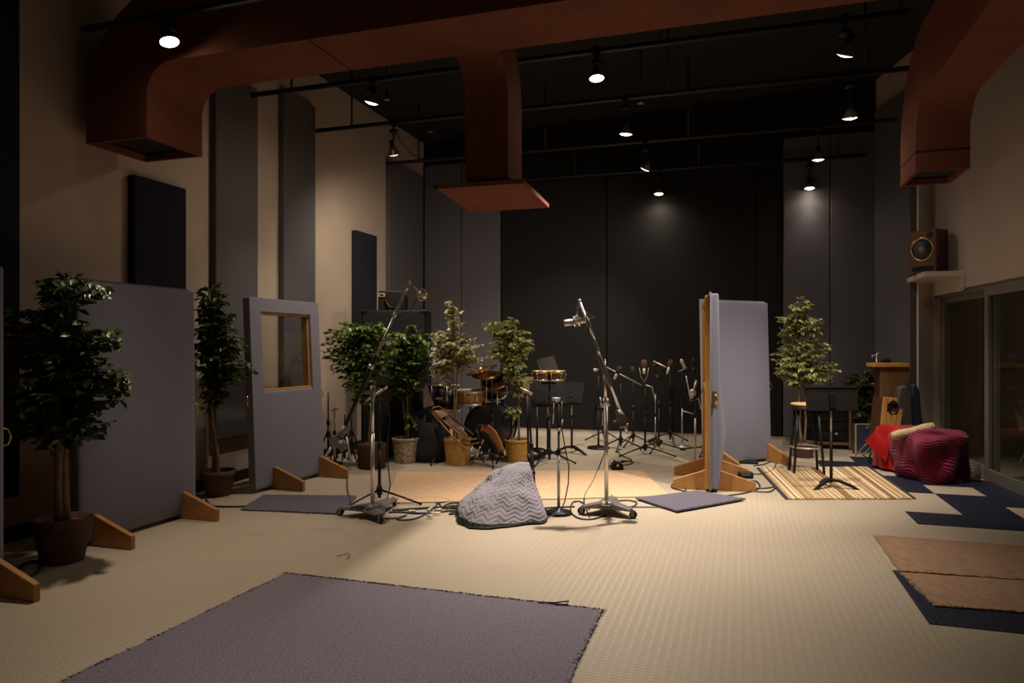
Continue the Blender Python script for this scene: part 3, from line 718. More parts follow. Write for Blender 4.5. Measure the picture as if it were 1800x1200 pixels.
def ficus(label, base, pot_mb, pot_mat, pot_name, soil_z, soil_r, stems, blobs, nleaf, npart, ll, m, seed, extra=None, pot_bevel=0, stem_r=.022):
    """stems: lists of room points; blobs: (centre point, rx, rz, share)."""
    rnd = random.Random(seed)
    t = thing('potted_ficus', label, 'potted plant', base, 0, 'artificial ficus trees')
    pt = obj(pot_name, pot_mb, pot_mat, t, pot_bevel)
    sm_ = MB().lathe([(.0005, soil_z + .012), (soil_r * .5, soil_z + .008), (soil_r, soil_z)], 20, wob=lambda q, z: .03 * math.sin(5 * q))
    obj('soil', sm_, soil, t)
    axis = []
    for s_ in stems:
        tm = MB(); pts = []
        for i in range(len(s_) - 1):
            for j in range(4):
                f_ = j / 4; p = s_[i].lerp(s_[i + 1], f_)
                pts.append(p + V((noise.noise(p * 3 + V((seed, 0, 0))), noise.noise(p * 3 + V((0, seed, 0))), 0)) * .018)
        pts.append(s_[-1]); n = len(pts)
        tm.tube(pts, [stem_r * (1 - .6 * i / n) * (1 + .12 * math.sin(i * 1.9)) for i in range(n)], 8)
        obj('trunk', tm, trunk_m, t, world=True); axis += pts[len(pts) // 3:]
    tw = MB(); leaves = []
    tot = sum(b_[3] for b_ in blobs); per = 8
    for (c_, rx, rz, sh) in blobs:
        for _ in range(max(1, int(nleaf * sh / tot / per))):
            while True:
                d = V((rnd.uniform(-1, 1), rnd.uniform(-1, 1), rnd.uniform(-1, 1)))
                if .15 < d.length < 1: break
            d = d * (.55 + .45 * rnd.random()) / max(d.length, .5) if d.length < .5 else d
            tip = c_ + V((d.x * rx, d.y * rx, d.z * rz))
            st = min(axis, key=lambda q: (q - tip).length + max(0, q.z - tip.z + .1) * 1.5)
            mid = st.lerp(tip, .55) + V((0, 0, .05))
            pts = [st, mid, tip]; tw.tube([st, st.lerp(mid, .5) + V((0, 0, .02)), mid, tip], [.006, .005, .0035, .0018], 5, cap=False)
            dirv = (tip - mid).normalized()
            for k in range(per):
                f_ = 1 - k * .095 - rnd.uniform(0, .04)
                if f_ > .55: p = mid.lerp(tip, (f_ - .5) / .5)
                else: p = mid
                p = st.lerp(mid, f_ / .55) if f_ < .55 else p
                side = V((-dirv.y, dirv.x, 0)) * (1 if k % 2 else -1)
                if side.length < .1: side = V((1, 0, 0))
                out = (dirv * rnd.uniform(.3, .9) + side.normalized() * rnd.uniform(.4, 1.1) + V((0, 0, rnd.uniform(-.75, .25)))).normalized()
                leaves.append((p, out, ll * rnd.uniform(.7, 1.15), rnd.uniform(-.9, .9), rnd.random()))
    tw_ = obj('twigs', tw, trunk_m, t, world=True); tw_['kind'] = 'stuff'
    def LM(l):
        p, out, s_, roll, _ = l
        x = out; up = V((0, 0, 1)) if abs(out.z) < .9 else V((1, 0, 0))
        y = up.cross(x).normalized(); z = x.cross(y)
        R = M((x, y, z)).transposed().to_4x4()
        return M.Translation(p - V(base)) @ R @ M.Rotation(roll, 4, 'X') @ M.Scale(s_, 4)
    # the leaves nearest to the eye are parts of their own, the others one mass
    order = sorted(leaves, key=lambda l: depth(l[0]))
    rnd.shuffle(order[:]) 
    pick = set(id(l) for l in order[:int(npart * 1.0)])
    me = leaf_me(m)
    rest = MB(); tone = []; edg = []
    for l in leaves:
        X = LM(l)
        if id(l) in pick:
            o = bpy.data.objects.new('leaf', me); COL.objects.link(o); o.parent = t; o.matrix_local = X
        else:
            rest.add(LV, LF, True, X); tone += [l[4]] * len(LV); edg += LE
    me2 = rest.mesh('foliage', m)
    for nm, dat in (('tone', tone), ('edge', edg)):
        at = me2.attributes.new(nm, 'FLOAT', 'POINT'); at.data.foreach_set('value', [float(x) for x in dat])
    o = bpy.data.objects.new('foliage', me2); COL.objects.link(o); o.parent = t; o['kind'] = 'stuff'
    return t
def pot_plain(r0, r1, h):
    return MB().lathe([(r0, 0), (r0 * 1.03, .01), (r1 * .96, h * .72), (r1 * .965, h * .73), (r1 * 1.03, h * .74), (r1 * 1.03, h), (r1 * .93, h), (r1 * .9, h * .86), (.001, h * .86)], 28)
def pot_wicker(r0, r1, h, rows=14, amp=.010):
    m = MB(); ns = 72; vs, fs = [], []; R_ = rows * 3
    for j in range(R_ + 1):
        z = h * j / R_; r = r0 + (r1 - r0) * (j / R_) ** .8; row = j // 3; ph = (j % 3) / 3
        bul = math.sin(PI * ((j % 3) + .5) / 3)
        for k in range(ns):
            q = 2 * PI * k / ns; s_ = math.sin(q * 18 + (PI if row % 2 else 0))
            rr = r + amp * .5 * bul * s_
            vs.append((rr * math.cos(q), rr * math.sin(q), z))
    for j in range(R_):
        for k in range(ns): fs.append((j * ns + k, j * ns + (k + 1) % ns, (j + 1) * ns + (k + 1) % ns, (j + 1) * ns + k))
    m.add(vs, fs, True)
    m.lathe([(r1 - .012, h - .03), (r1 + .008, h - .02), (r1 + .014, h), (r1 + .004, h + .014), (r1 - .018, h + .008), (r1 - .03, h - .05), (.001, h - .05)], 36)
    m.lathe([(.001, .0), (r0, .0), (r0 + .004, .014)], 36)
    return m
def pxb(u, v, ru, rv, d, sh=1.0):         # blob of crown seen at (u, v) with pixel radii, at depth d
    return (PD(u, v, d), ru * 1.14 * d / F, rv * 1.12 * d / F, sh)
def ptree(u, v0, d, *uv):                  # a stem through pixels at depth d
    return [PD(a, b_, d) for a, b_ in uv]
# A: nearest, by the large left gobo
gA = G(110, 985); dA = depth(gA) ; s = dA / F
def S(px): return px * s
baseA = V((gA.x, gA.y, 0))
ficus('largest ficus in a dark clay pot before the large left gobo', baseA, pot_plain(S(33), S(45), S(76)), terracotta, 'clay_pot', S(66), S(40),
      [ptree(0, 0, dA, (104, 928), (102, 800), (106, 700), (112, 610), (118, 520)), ptree(0, 0, dA + .03, (117, 928), (114, 850), (112, 740), (106, 640), (100, 560))],
      [pxb(118, 515, 48, 30, dA, 1.0), pxb(185, 510, 22, 16, dA - .05, .3), pxb(70, 585, 66, 55, dA, 2.4), pxb(165, 605, 42, 40, dA - .05, 1.1), pxb(205, 600, 18, 22, dA - .05, .3), pxb(40, 660, 40, 60, dA, 1.6),
       pxb(110, 670, 70, 55, dA - .05, 2.2), pxb(175, 680, 48, 40, dA, 1.4), pxb(212, 668, 20, 20, dA, .35), pxb(150, 745, 40, 35, dA, 1.0), pxb(55, 735, 42, 50, dA, 1.3), pxb(20, 560, 18, 20, dA, .3)],
      3200, 300, .074, leaf_dark, 11, stem_r=.028)
gB = G(384, 870); dB = depth(gB); s = dB / F; baseB = V((gB.x, gB.y, 0))
ficus('ficus in a dark clay pot between the large left gobo and the window gobo', baseB, pot_plain(S(20), S(28), S(44)), terracotta, 'clay_pot', S(38), S(25),
      [ptree(0, 0, dB, (384, 838), (380, 790), (372, 740), (366, 690), (366, 600), (368, 520)), ptree(0, 0, dB + .02, (378, 838), (374, 790), (366, 720), (372, 650), (376, 580))],
      [pxb(372, 525, 28, 28, dB, .9), pxb(360, 580, 22, 40, dB, 1.0), pxb(392, 575, 30, 36, dB, 1.4), pxb(378, 630, 38, 36, dB, 1.7), pxb(420, 610, 22, 20, dB, .5), pxb(438, 655, 12, 20, dB, .25), pxb(372, 690, 26, 28, dB, .9), pxb(405, 660, 26, 22, dB, .7)],
      1600, 200, .070, leaf_dark, 12)
gC = G(654, 822); dC = depth(gC); s = dC / F; baseC = V((gC.x, gC.y, 0))
ficus('bushy ficus planted in a dark bark-covered stump, nearest the window gobo', baseC, MB().lathe([(S(23), 0), (S(24), .02), (S(25.5), S(40)), (S(25), S(43)), (S(20), S(44)), (.001, S(43))], 26, wob=lambda q, z: .035 * math.sin(9 * q) + .02 * math.sin(17 * q)), bark_pot, 'bark_stump', S(43), S(19),
      [ptree(0, 0, dC, (650, 782), (650, 740), (649, 700), (652, 640), (650, 590))],
      [pxb(610, 590, 38, 26, dC, 1.3), pxb(650, 585, 30, 20, dC, .8), pxb(620, 630, 40, 30, dC, 1.6), pxb(665, 615, 36, 34, dC, 1.5), pxb(640, 665, 40, 28, dC, 1.2), pxb(584, 612, 20, 20, dC, .4), pxb(645, 700, 22, 14, dC, .3)],
      2600, 200, .074, leaf_green, 13, stem_r=.017)
gD = G(713, 812); dD = depth(gD); s = dD / F; baseD = V((gD.x, gD.y, 0))
ficus('dark green ficus in a weathered white wicker basket', baseD, pot_wicker(S(18), S(23), S(42)), wicker_w, 'wicker_basket', S(38), S(21),
      [ptree(0, 0, dD, (716, 775), (717, 730), (716, 690), (715, 640), (712, 590)), ptree(0, 0, dD + .02, (715, 775), (711, 730), (708, 700), (702, 650))],
      [pxb(715, 590, 34, 20, dD, .9), pxb(730, 625, 28, 32, dD, 1.2), pxb(700, 630, 34, 36, dD, 1.3), pxb(715, 670, 34, 28, dD, 1.1), pxb(725, 742, 10, 14, dD, .16)],
      1900, 170, .072, leaf_green, 14, stem_r=.016)
gE = G(804, 816); dE = depth(gE); s = dE / F; baseE = V((gE.x, gE.y, 0))
ficus('slim ficus with cream-edged leaves in a golden wicker basket', baseE, pot_wicker(S(19), S(23.5), S(45)), wicker_y, 'wicker_basket', S(41), S(21.5),
      [ptree(0, 0, dE, (799, 778), (799, 720), (796, 660), (796, 600), (795, 540)), ptree(0, 0, dE + .02, (806, 778), (801, 740), (802, 680), (804, 640), (798, 590))],
      [pxb(793, 545, 10, 18, dE, .35), pxb(800, 560, 14, 20, dE, .4), pxb(772, 592, 16, 12, dE, .4), pxb(810, 605, 36, 20, dE, 1.3), pxb(790, 625, 34, 22, dE, 1.2), pxb(825, 625, 20, 18, dE, .6), pxb(770, 640, 16, 12, dE, .4), pxb(770, 660, 14, 18, dE, .25)],
      1500, 170, .068, leaf_vari, 15, stem_r=.016)
gF = G(909, 811); dF = depth(gF); s = dF / F; baseF = V((gF.x, gF.y, 0))
ficus('leafy ficus in a golden wicker basket, behind the grey quilted blanket', baseF, pot_wicker(S(18), S(22), S(38)), wicker_y, 'wicker_basket', S(34), S(20),
      [ptree(0, 0, dF, (911, 778), (911, 730), (910, 690), (904, 640), (900, 580))],
      [pxb(898, 565, 10, 16, dF, .25), pxb(868, 575, 24, 14, dF, .6), pxb(890, 600, 30, 26, dF, 1.2), pxb(912, 605, 24, 30, dF, 1.0), pxb(880, 625, 24, 16, dF, .5), pxb(905, 650, 20, 24, dF, .8), pxb(915, 680, 16, 20, dF, .3), pxb(900, 730, 14, 12, dF, .22)],
      1500, 170, .070, leaf_vari2, 16, stem_r=.015)
gG = G(1412, 803); dG = depth(gG); s = dG / F; baseG = V((gG.x, gG.y, 0))
ficus('tall glossy ficus in a dark pot behind the bar stool', baseG, pot_plain(S(15), S(19), S(28)), terracotta, 'clay_pot', S(24), S(17),
      [ptree(0, 0, dG, (1409, 780), (1405, 740), (1404, 700), (1402, 640), (1403, 550)), ptree(0, 0, dG + .02, (1414, 780), (1417, 740), (1416, 700), (1408, 650))],
      [pxb(1405, 545, 18, 20, dG, .6), pxb(1385, 565, 22, 10, dG, .3), pxb(1405, 580, 32, 22, dG, 1.1), pxb(1432, 575, 14, 18, dG, .3), pxb(1400, 620, 40, 26, dG, 1.5), pxb(1450, 608, 14, 9, dG, .2), pxb(1405, 655, 46, 22, dG, 1.4), pxb(1452, 655, 20, 18, dG, .5), pxb(1380, 640, 18, 30, dG, .5)],
      2300, 200, .070, leaf_vari2, 17, stem_r=.018)
gH = G(1530, 790); dH = depth(gH) - .08; s = dH / F; gH = PD(1528, 609, dH); baseH = V((gH.x, gH.y, 0))
ficus('dim dark plant standing behind the blue case in the right corner', baseH, pot_plain(.09, .12, .26), terracotta, 'clay_pot', .22, .11,
      [[V((gH.x, gH.y, .2)), PD(1526, 720, dH), PD(1522, 660, dH)]],
      [pxb(1515, 665, 26, 20, dH, 1), pxb(1535, 690, 26, 26, dH, 1.2), pxb(1510, 715, 18, 22, dH, .9), pxb(1500, 690, 14, 24, dH, .6)],
      620, 80, .075, leaf_dark, 18)
# ================================================================== STANDS AND MICROPHONES
GS = 'microphone stands'
def up(b, v): return V((b.x, b.y, zat(b, v)))
def tripod(label, b, h, spread=.30, rot=.3, r=.011, m=black_metal, m2=None, hubz=.16, name='microphone_stand', cat='stand', group=GS, flat=False):
    t = thing(name, label, cat, (b.x, b.y, 0), 0, group); m2 = m2 or m
    obj('pole', MB().tube([(0, 0, .05), (0, 0, h * .55)], r * 1.25, 10), m, t)
    obj('upper_pole', MB().tube([(0, 0, h * .5), (0, 0, h)], r * .8, 10), m2, t)
    obj('clutch', MB().lathe([(.001, h * .53), (.020, h * .53), (.022, h * .56), (.017, h * .60), (.001, h * .60)], 12), black_plastic, t)
    obj('hub', MB().lathe([(.001, hubz - .05), (.026, hubz - .05), (.030, hubz), (.018, hubz + .04), (.001, hubz + .04)], 12), black_plastic, t)
    for k in range(3):
        a = rot + k * 2 * PI / 3; d = V((math.cos(a), math.sin(a), 0))
        lm = MB().tube([d * .025 + V((0, 0, hubz - .01)), d * spread * .55 + V((0, 0, hubz * .52)), d * spread + V((0, 0, .012))], [.010, .009, .009], 8)
        lm.ball(d * spread + V((0, 0, .014)), .014, 8, 5)
        obj('leg', lm, m, t)
    return t, V((b.x, b.y, h))
def roundbase(label, b, h, R=.11, r=.010, m=black_metal, m2=None, base_m=None, group=GS, top=None):
    t = thing('microphone_stand', label, 'stand', (b.x, b.y, 0), 0, group); m2 = m2 or m
    d = (top - V((b.x, b.y, h))) if top else V((0, 0, 0))
    obj('round_base', MB().lathe([(.001, 0), (R, 0), (R * 1.02, .012), (R * .93, .026), (R * .3, .036), (.022, .055), (.001, .055)], 30), base_m or black_metal, t)
    A = V((0, 0, .04)); C = V((d.x, d.y, h)); mid = A.lerp(C, .52)
    obj('pole', MB().tube([A, mid], r * 1.2, 10), m, t)
    obj('upper_pole', MB().tube([mid, C], r * .85, 10), m2, t)
    obj('clutch', MB().tube([A.lerp(C, .50), A.lerp(C, .515), A.lerp(C, .55), A.lerp(C, .565)], [.015, .019, .018, .013], 12), black_plastic, t)
    return t, V((b.x + d.x, b.y + d.y, h))
GM = 'microphones held on stands'
def mic_thing(label, p): return thing('microphone', label, 'microphone', p, 0, GM)
def mic_foam(label, p, ax, r=.036, body=nickel, fo=foam_m, L=.10):
    """ax points from the body to the foam head; p is the middle of the foam"""
    t = mic_thing(label, p); X = frame((0, 0, 0), ax)
    obj('foam_windscreen', MB().lathe([(.001, -.055), (r * .75, -.05), (r, -.03), (r * 1.02, .01), (r * .92, .035), (r * .6, .05), (.001, .056)], 16, X), fo, t)
    obj('body', MB().lathe([(.001, -.055 - L), (.016, -.055 - L), (.021, -.05 - L + .02), (.022, -.05), (.001, -.05)], 14, X), body, t)
    return t
def mic_pencil(label, p, ax, L=.14, r=.0105, body=steel):
    t = mic_thing(label, p); X = frame((0, 0, 0), ax)
    obj('body', MB().lathe([(.001, -L / 2), (r * .8, -L / 2), (r, -L / 2 + .02), (r, L * .3), (.001, L * .3)], 12, X), body, t)
    obj('capsule', MB().lathe([(.001, L * .3), (r * 1.05, L * .3), (r * 1.05, L * .46), (r * .8, L * .5), (.001, L * .5)], 12, X), nickel, t)
    return t
def mic_ball(label, p, ax, body=black_metal, head=black_plastic):
    t = mic_thing(label, p); X = frame((0, 0, 0), ax)
    obj('grille', MB().lathe([(.001, -.02), (.018, -.02), (.025, 0), (.022, .018), (.012, .028), (.001, .03)], 14, X), head, t)
    obj('body', MB().lathe([(.001, -.17), (.010, -.17), (.013, -.10), (.018, -.02), (.001, -.02)], 12, X), body, t)
    return t

def studio_stand(label, casters, hub_px, hub_z, poletop_px, hubm):
    c = [G(*p) for p in casters]; cen = sum(c, V((0, 0, 0))) / 3
    r0 = ray(*hub_px); hub = EYE + r0 * ((hub_z - CH) / r0.z); base = V((hub.x, hub.y, 0)); d = depth(hub)
    t = thing('studio_boom_stand', label, 'stand', base, 0, GS)
    # cast three-armed base with concave sides
    poly = []
    for k in range(3):
        a = c[k] - base; n_ = c[(k + 1) % 3] - base; a.z = n_.z = 0
        s_ = V((-a.y, a.x, 0)).normalized() * .045
        poly += [a * .94 - s_, a * .94 + s_, (a + n_) * .43]
    z0, z1 = .062, .098
    m = MB(); N_ = len(poly)
    vs = [(p.x, p.y, z0) for p in poly] + [(p.x, p.y, z0 + .018) for p in poly] + [(p.x * .35, p.y * .35, z1 + .012) for p in poly]
    fs = [tuple(range(N_))[::-1], tuple(range(2 * N_, 3 * N_))] + [(o * N_ + i, o * N_ + (i + 1) % N_, (o + 1) * N_ + (i + 1) % N_, (o + 1) * N_ + i) for o in (0, 1) for i in range(N_)]
    area = sum(poly[i].x * poly[(i + 1) % N_].y - poly[(i + 1) % N_].x * poly[i].y for i in range(N_))
    if area < 0: fs = [f[::-1] for f in fs]
    m.add(vs, fs); obj('cast_base', m, cast_grey, t, .008, 2)
    for k in range(3):
        a = c[k] - base; a.z = 0; dn = a.normalized(); sd = V((-dn.y, dn.x, 0))
        cm = MB().tube([a * .90 + V((0, 0, .085)), a * .93 + V((0, 0, .075)), a + V((0, 0, .05))], [.012, .014, .010], 8)
        for s_ in (-1, 1): cm.box(a * .99 + sd * .016 * s_ + V((0, 0, .042)), (.03, .004, .05), M.Rotation(math.atan2(dn.y, dn.x), 3, 'Z'))
        ct = obj('caster', cm, cast_grey, t)
        X = frame(a + V((0, 0, .033)) - sd * .012, sd)
        obj('wheel', MB().lathe([(.001, 0), (.030, 0), (.033, .004), (.033, .020), (.030, .024), (.001, .024)], 18, X), black_plastic, ct)
    obj('hub', MB().lathe([(.001, z1), (.062, z1), (.064, z1 + .012), (.050, z1 + .030), (.024, z1 + .042), (.001, z1 + .042)], 24), hubm, t)
    top = PD(*poletop_px, d)
    return t, base, d, top
# --- left tall stand
T1, b1, dd1, top1 = studio_stand('tall studio boom stand on casters before the bark-stump ficus', [(598, 906), (669, 920), (694, 889)], (655, 889), .115, (655, 688), cast_grey)
obj('pole', MB().tube([b1 + V((0, 0, .13)), b1.lerp(top1, 1) - V((0, 0, .35))], .017, 12), chrome, T1, world=True)
obj('upper_pole', MB().tube([top1 - V((0, 0, .36)), top1 + V((0, 0, .035))], .013, 12), chrome, T1, world=True)
P1 = lambda u, v, k=0.0: PD(u, v, dd1 + k)
bk = -.07
obj('clutch', MB().tube([top1 - V((0, 0, .03)), top1 + V((0, 0, .05))], [.024, .024], 12).tube([P1(655, 690), P1(634, 690, bk)], .013, 8), cast_grey, T1, world=True)
obj('boom_grip', MB().tube([P1(600, 765, bk), P1(612, 737, bk), P1(636, 684, bk), P1(640, 674, bk), P1(659, 628, bk), P1(662, 622, bk)], [.014, .017, .017, .021, .021, .012], 12), black_metal, T1, world=True)
obj('boom_arm', MB().tube([P1(606, 750, bk), P1(718, 499, bk)], .0115, 10), chrome, T1, world=True)
obj('boom_collar', MB().tube([P1(692, 557, bk), P1(696, 548, bk)], .019, 10).tube([P1(651, 648, bk), P1(654, 640, bk)], .026, 10).tube([P1(713, 510, bk), P1(717, 500, bk)], .015, 10), steel, T1, world=True)
cw = MB().tube([P1(608, 748, bk), P1(596, 770, bk)], [.026, .030], 12)
cw.tube([P1(589, 778, bk - .05), P1(589, 778, bk + .02)], .048, 20); cw.tube([P1(597, 775, bk), P1(607, 790, bk)], [.045, .04], 12)
obj('counterweight', cw, cast_grey, T1, world=True)
obj('boom_tail', MB().tube([P1(584, 784, bk), P1(571, 803, bk)], [.013, .010], 10), steel, T1, world=True)
hd = MB().ball(P1(720, 496, bk), .016, 10, 6); hd.tube([P1(720, 496, bk), P1(728, 504, bk), P1(735, 512, bk)], .007, 8); hd.ball(P1(731, 507, bk), .013, 10, 6)
obj('swivel_arm', hd, nickel, T1, world=True)
mc = P1(741, 518, bk)
t = mic_thing('champagne microphone in a caged shock mount at the top of the left boom', mc)
ax = V((.85, -.2, -.25)).normalized(); X = frame((0, 0, 0), ax)
obj('body', MB().lathe([(.001, -.05), (.022, -.05), (.028, -.035), (.028, .03), (.020, .048), (.001, .05)], 18, X), nickel, t)
sm_ = MB()
for k in range(3):
    q = [V((.05 * math.cos(2 * PI * i / 24), .05 * math.sin(2 * PI * i / 24), 0)) for i in range(25)]
    R = M.Rotation(PI * k / 3, 3, 'X') @ M.Rotation(.6 * k, 3, 'Y')
    sm_.tube([R @ p for p in q], .0035, 6, cap=False)
obj('shock_mount', sm_, steel, t)
single('cable', MB().tube([P1(733, 524, bk), P1(722, 545, bk), P1(700, 558, bk + .02), P1(690, 570, bk - .03), P1(672, 600, bk - .03), P1(660, 640, bk - .03), P1(640, 690, bk - .03)], .004, 6), cable_m, 'thin black lead from the left boom microphone down its boom', 'cable')
# --- right tall stand
T2, b2, dd2, top2 = studio_stand('tall chrome boom stand on casters at the right end of the peach carpet', [(1022, 904), (1113, 911), (1076, 886)], (1066, 882), .12, (1064, 655), chrome)
P2 = lambda u, v, k=0.0: PD(u, v, dd2 + k)
obj('pole', MB().tube([b2 + V((0, 0, .13)), P2(1065, 705)], .018, 12), chrome, T2, world=True)
obj('upper_pole', MB().tube([P2(1065, 706), P2(1062, 645)], .012, 12), chrome, T2, world=True)
obj('clutch', MB().tube([P2(1065, 712), P2(1065, 700)], .025, 12).tube([P2(1056, 714), P2(1072, 712)], .010, 8).tube([P2(1057, 714), P2(1055, 698)], .007, 8).tube([P2(1059, 722), P2(1059, 748)], .005, 6), steel, T2, world=True)
obj('boom_grip', MB().tube([P2(1050, 616, bk), P2(1053, 628, bk), P2(1072, 676, bk), P2(1074, 680, bk)], [.014, .020, .020, .012], 12), cast_grey, T2, world=True)
obj('boom_arm', MB().tube([P2(1019, 529, bk), P2(1096, 738, bk)], .0125, 12), chrome, T2, world=True)
obj('boom_sleeve', MB().tube([P2(1026, 548, bk), P2(1034, 568, bk), P2(1042, 590, bk)], [.015, .018, .013], 12).tube([P2(1063, 655, 0), P2(1063, 655, bk)], .016, 10), steel, T2, world=True)
cw = MB().tube([P2(1086, 720, bk), P2(1090, 728, bk), P2(1094, 738, bk)], [.022, .032, .040], 14)
cw.tube([P2(1092, 737, bk - .055), P2(1092, 737, bk + .03)], .042, 22); cw.tube([P2(1096, 745, bk - .02), P2(1097, 751, bk - .02)], [.044, .034], 14)
cw.tube([P2(1092, 738, bk), P2(1078, 741, bk)], .008, 8)
obj('counterweight', cw, cast_grey, T2, world=True)
obj('boom_tail', MB().tube([P2(1098, 748, bk), P2(1102, 758, bk)], .010, 10), nickel, T2, world=True)
hd = MB().ball(P2(1019, 529, bk), .017, 10, 6); hd.tube([P2(1019, 529, bk), P2(1015, 545, bk), P2(1014, 556, bk)], .008, 8)
obj('swivel_arm', hd, steel, T2, world=True)
mA, mB_ = P2(991, 568, bk), P2(1032, 562, bk); mc = mA.lerp(mB_, .5)
t = mic_thing('large silver microphone lying level at the tip of the right boom', mc)
ax = (mA - mB_).normalized(); X = frame((0, 0, 0), ax); hl = (mA - mB_).length / 2
obj('body', MB().lathe([(.001, -hl), (.016, -hl), (.024, -hl + .02), (.026, hl * .2), (.001, hl * .2)], 18, X), nickel, t)
obj('grille', MB().lathe([(.001, hl * .2), (.028, hl * .2), (.029, hl * .9), (.024, hl), (.001, hl)], 18, X), steel, t)
sm_ = MB()
for dz in (-.03, .01):
    q = [V((.045 * math.cos(2 * PI * i / 20), .045 * math.sin(2 * PI * i / 20), dz)) for i in range(21)]
    sm_.tube([X @ p for p in q], .004, 6, cap=False)
for a in range(4): sm_.tube([X @ V((.045 * math.cos(a * PI / 2 + .4), .045 * math.sin(a * PI / 2 + .4), -.03)), X @ V((.045 * math.cos(a * PI / 2 + .4), .045 * math.sin(a * PI / 2 + .4), .01))], .004, 6)
obj('shock_mount', sm_, steel, t)
single('cable', MB().tube([P2(1034, 561, bk), P2(1046, 558, bk - .02), P2(1040, 556, bk - .04), P2(1030, 548, bk - .04), P2(1037, 590, bk - .045), P2(1046, 598, bk - .045), P2(1053, 618, bk - .045)], .0045, 6), cable_m, 'short lead from the large silver microphone along its boom', 'cable')

# --- pencil-microphone stand behind the left tall stand
g = G(667, 884); h = zat(g, 703)
t, tp = tripod('black tripod stand directly behind the left tall boom stand', g, h, .40, .1, .012, hubz=.13); dq = depth(g)
mic_pencil('pencil microphone slanting up on the black stand behind the left boom', PD(662, 692, dq - .02), PD(684, 678, dq) - PD(640, 707, dq), L=.24, r=.012, body=steel)
obj('clip', MB().tube([tp, PD(662, 694, dq - .02)], .012, 8).tube([PD(655, 709, dq), PD(676, 702, dq)], .005, 6), black_plastic, t, world=True)
single('cable', MB().tube([PD(672, 706, dq), PD(681, 712, dq), PD(685, 735, dq), PD(682, 775, dq), PD(681, 810, dq), PD(686, 850, dq - .05), PD(682, 872, dq - .1), G(670, 892, .01), G(655, 905, .01)], .0055, 6), cable_m, 'grey-black lead hanging from the slanted pencil microphone', 'cable')
# --- stand with a round base in the middle
g = G(982, 903); h = zat(g, 706)
t, tp = roundbase('slim stand on a round base between the blanket and the right boom stand', g, h, .115, .0105, steel, black_metal); dq = depth(g)
obj('clip', MB().tube([tp, PD(976, 702, dq), PD(974, 699, dq)], .010, 8).tube([PD(970, 701, dq), PD(985, 701, dq)], .014, 10).tube([PD(974, 702, dq), PD(972, 745, dq)], .006, 6).tube([PD(984, 764, dq), PD(989, 737, dq)], .005, 6).tube([PD(979, 755, dq), PD(985, 755, dq)], .016, 8), steel, t, world=True)
single('cable', MB().tube([PD(988, 705, dq), PD(986, 745, dq - .02), PD(994, 790, dq - .02), PD(1000, 820, dq - .02), PD(999, 850, dq - .05), PD(993, 880, dq - .05), G(985, 900, .04), G(965, 908, .012), G(958, 912, .012)], .005, 6), cable_m, 'black lead hanging beside the slim stand on a round base', 'cable')
# --- stand behind the blanket with a microphone hanging down
g = G(941, 898); h = zat(g, 690); dq = depth(g)
t, tp = roundbase('black stand on a round base just behind the grey quilted blanket', g, h, .10, .012, black_metal, black_metal, top=PD(928, 690, dq))
obj('clip', MB().tube([PD(914, 682, dq - .03), PD(936, 693, dq - .03)], .013, 8).tube([tp, PD(927, 689, dq - .03)], .012, 8), steel, t, world=True)
obj('drop_arm', MB().tube([PD(926, 695, dq - .06), PD(928, 760, dq - .06), PD(929, 806, dq - .06)], .010, 8).tube([tp - V((0, 0, .02)), PD(926, 695, dq - .06)], .012, 8), black_metal, t, world=True)
mic_ball('black ball-headed microphone hanging head down beside the quilted blanket', PD(936, 830, dq - .07), PD(936, 830, dq) - PD(928, 800, dq))

# ------------------------------------------------------------------ cluster of stands before the back panels
def boom(t, pts, m=steel, r=.008): obj('boom_arm', MB().tube(pts, r, 8), m, t, world=True)
g = G(1052, 788); d_ = depth(g)
t, tp = roundbase('black stand on a heavy round base, first of the back cluster', g, zat(g, 660), .16, .011, black_metal, black_metal)
mic_foam('small gold-faced microphone, first of the back cluster', PD(1047, 650, d_), V((-.3, -1, .15)), .024, black_metal, nickel, .07)
g = G(1062, 776); d_ = depth(g)
t, tp = tripod('dim stand behind the pole of the right boom stand', g, zat(g, 642), .30, .9)
mic_pencil('tiny upright microphone above the right boom stand\'s grip', PD(1064, 637, d_), V((0, 0, 1)), .10, .012, nickel)
g = G(1091, 790); d_ = depth(g)
t, tp = tripod('black tripod stand whose long boom slants right across the back cluster', g, zat(g, 672), .32, .5)
boom(t, [PD(1066, 645, d_), PD(1128, 677, d_)], steel, .009)
mic_foam('dark foam-topped microphone tilted over the slanting boom', PD(1088, 650, d_ - .08), V((.45, -.2, .8)), .040, nickel, foam_dark)
boom(t, [tp, PD(1083, 665, d_ - .08)], black_metal, .009)
g = G(1113, 783); d_ = depth(g)
t, tp = tripod('dark stand with a faint black-topped microphone in the back cluster', g, zat(g, 664), .30, .2)
mic_foam('faint black foam-topped microphone in the middle of the back cluster', PD(1112, 650, d_), V((0, 0, 1)), .036, black_metal, foam_dark, .06)
g = G(1134, 799); d_ = depth(g)
t, tp = tripod('black tripod stand, nearest of the back cluster with splayed flat legs', g, zat(g, 673), .42, -.25, hubz=.12)
mic_foam('upright microphone with a round brown foam top, most visible of the back cluster', PD(1132, 639, d_), V((0, 0, 1)), .042, nickel, foam_m, .085)
obj('yoke', MB().tube([PD(1124, 646, d_), PD(1126, 660, d_), PD(1132, 672, d_), PD(1138, 660, d_), PD(1140, 646, d_)], .004, 6).tube([PD(1134, 676, d_), PD(1146, 680, d_), PD(1151, 700, d_)], .009, 8), steel, t, world=True)
g = G(1158, 792); d_ = depth(g)
t, tp = tripod('black tripod stand with a crossbar at its top in the back cluster', g, zat(g, 645), .36, .3, hubz=.12)
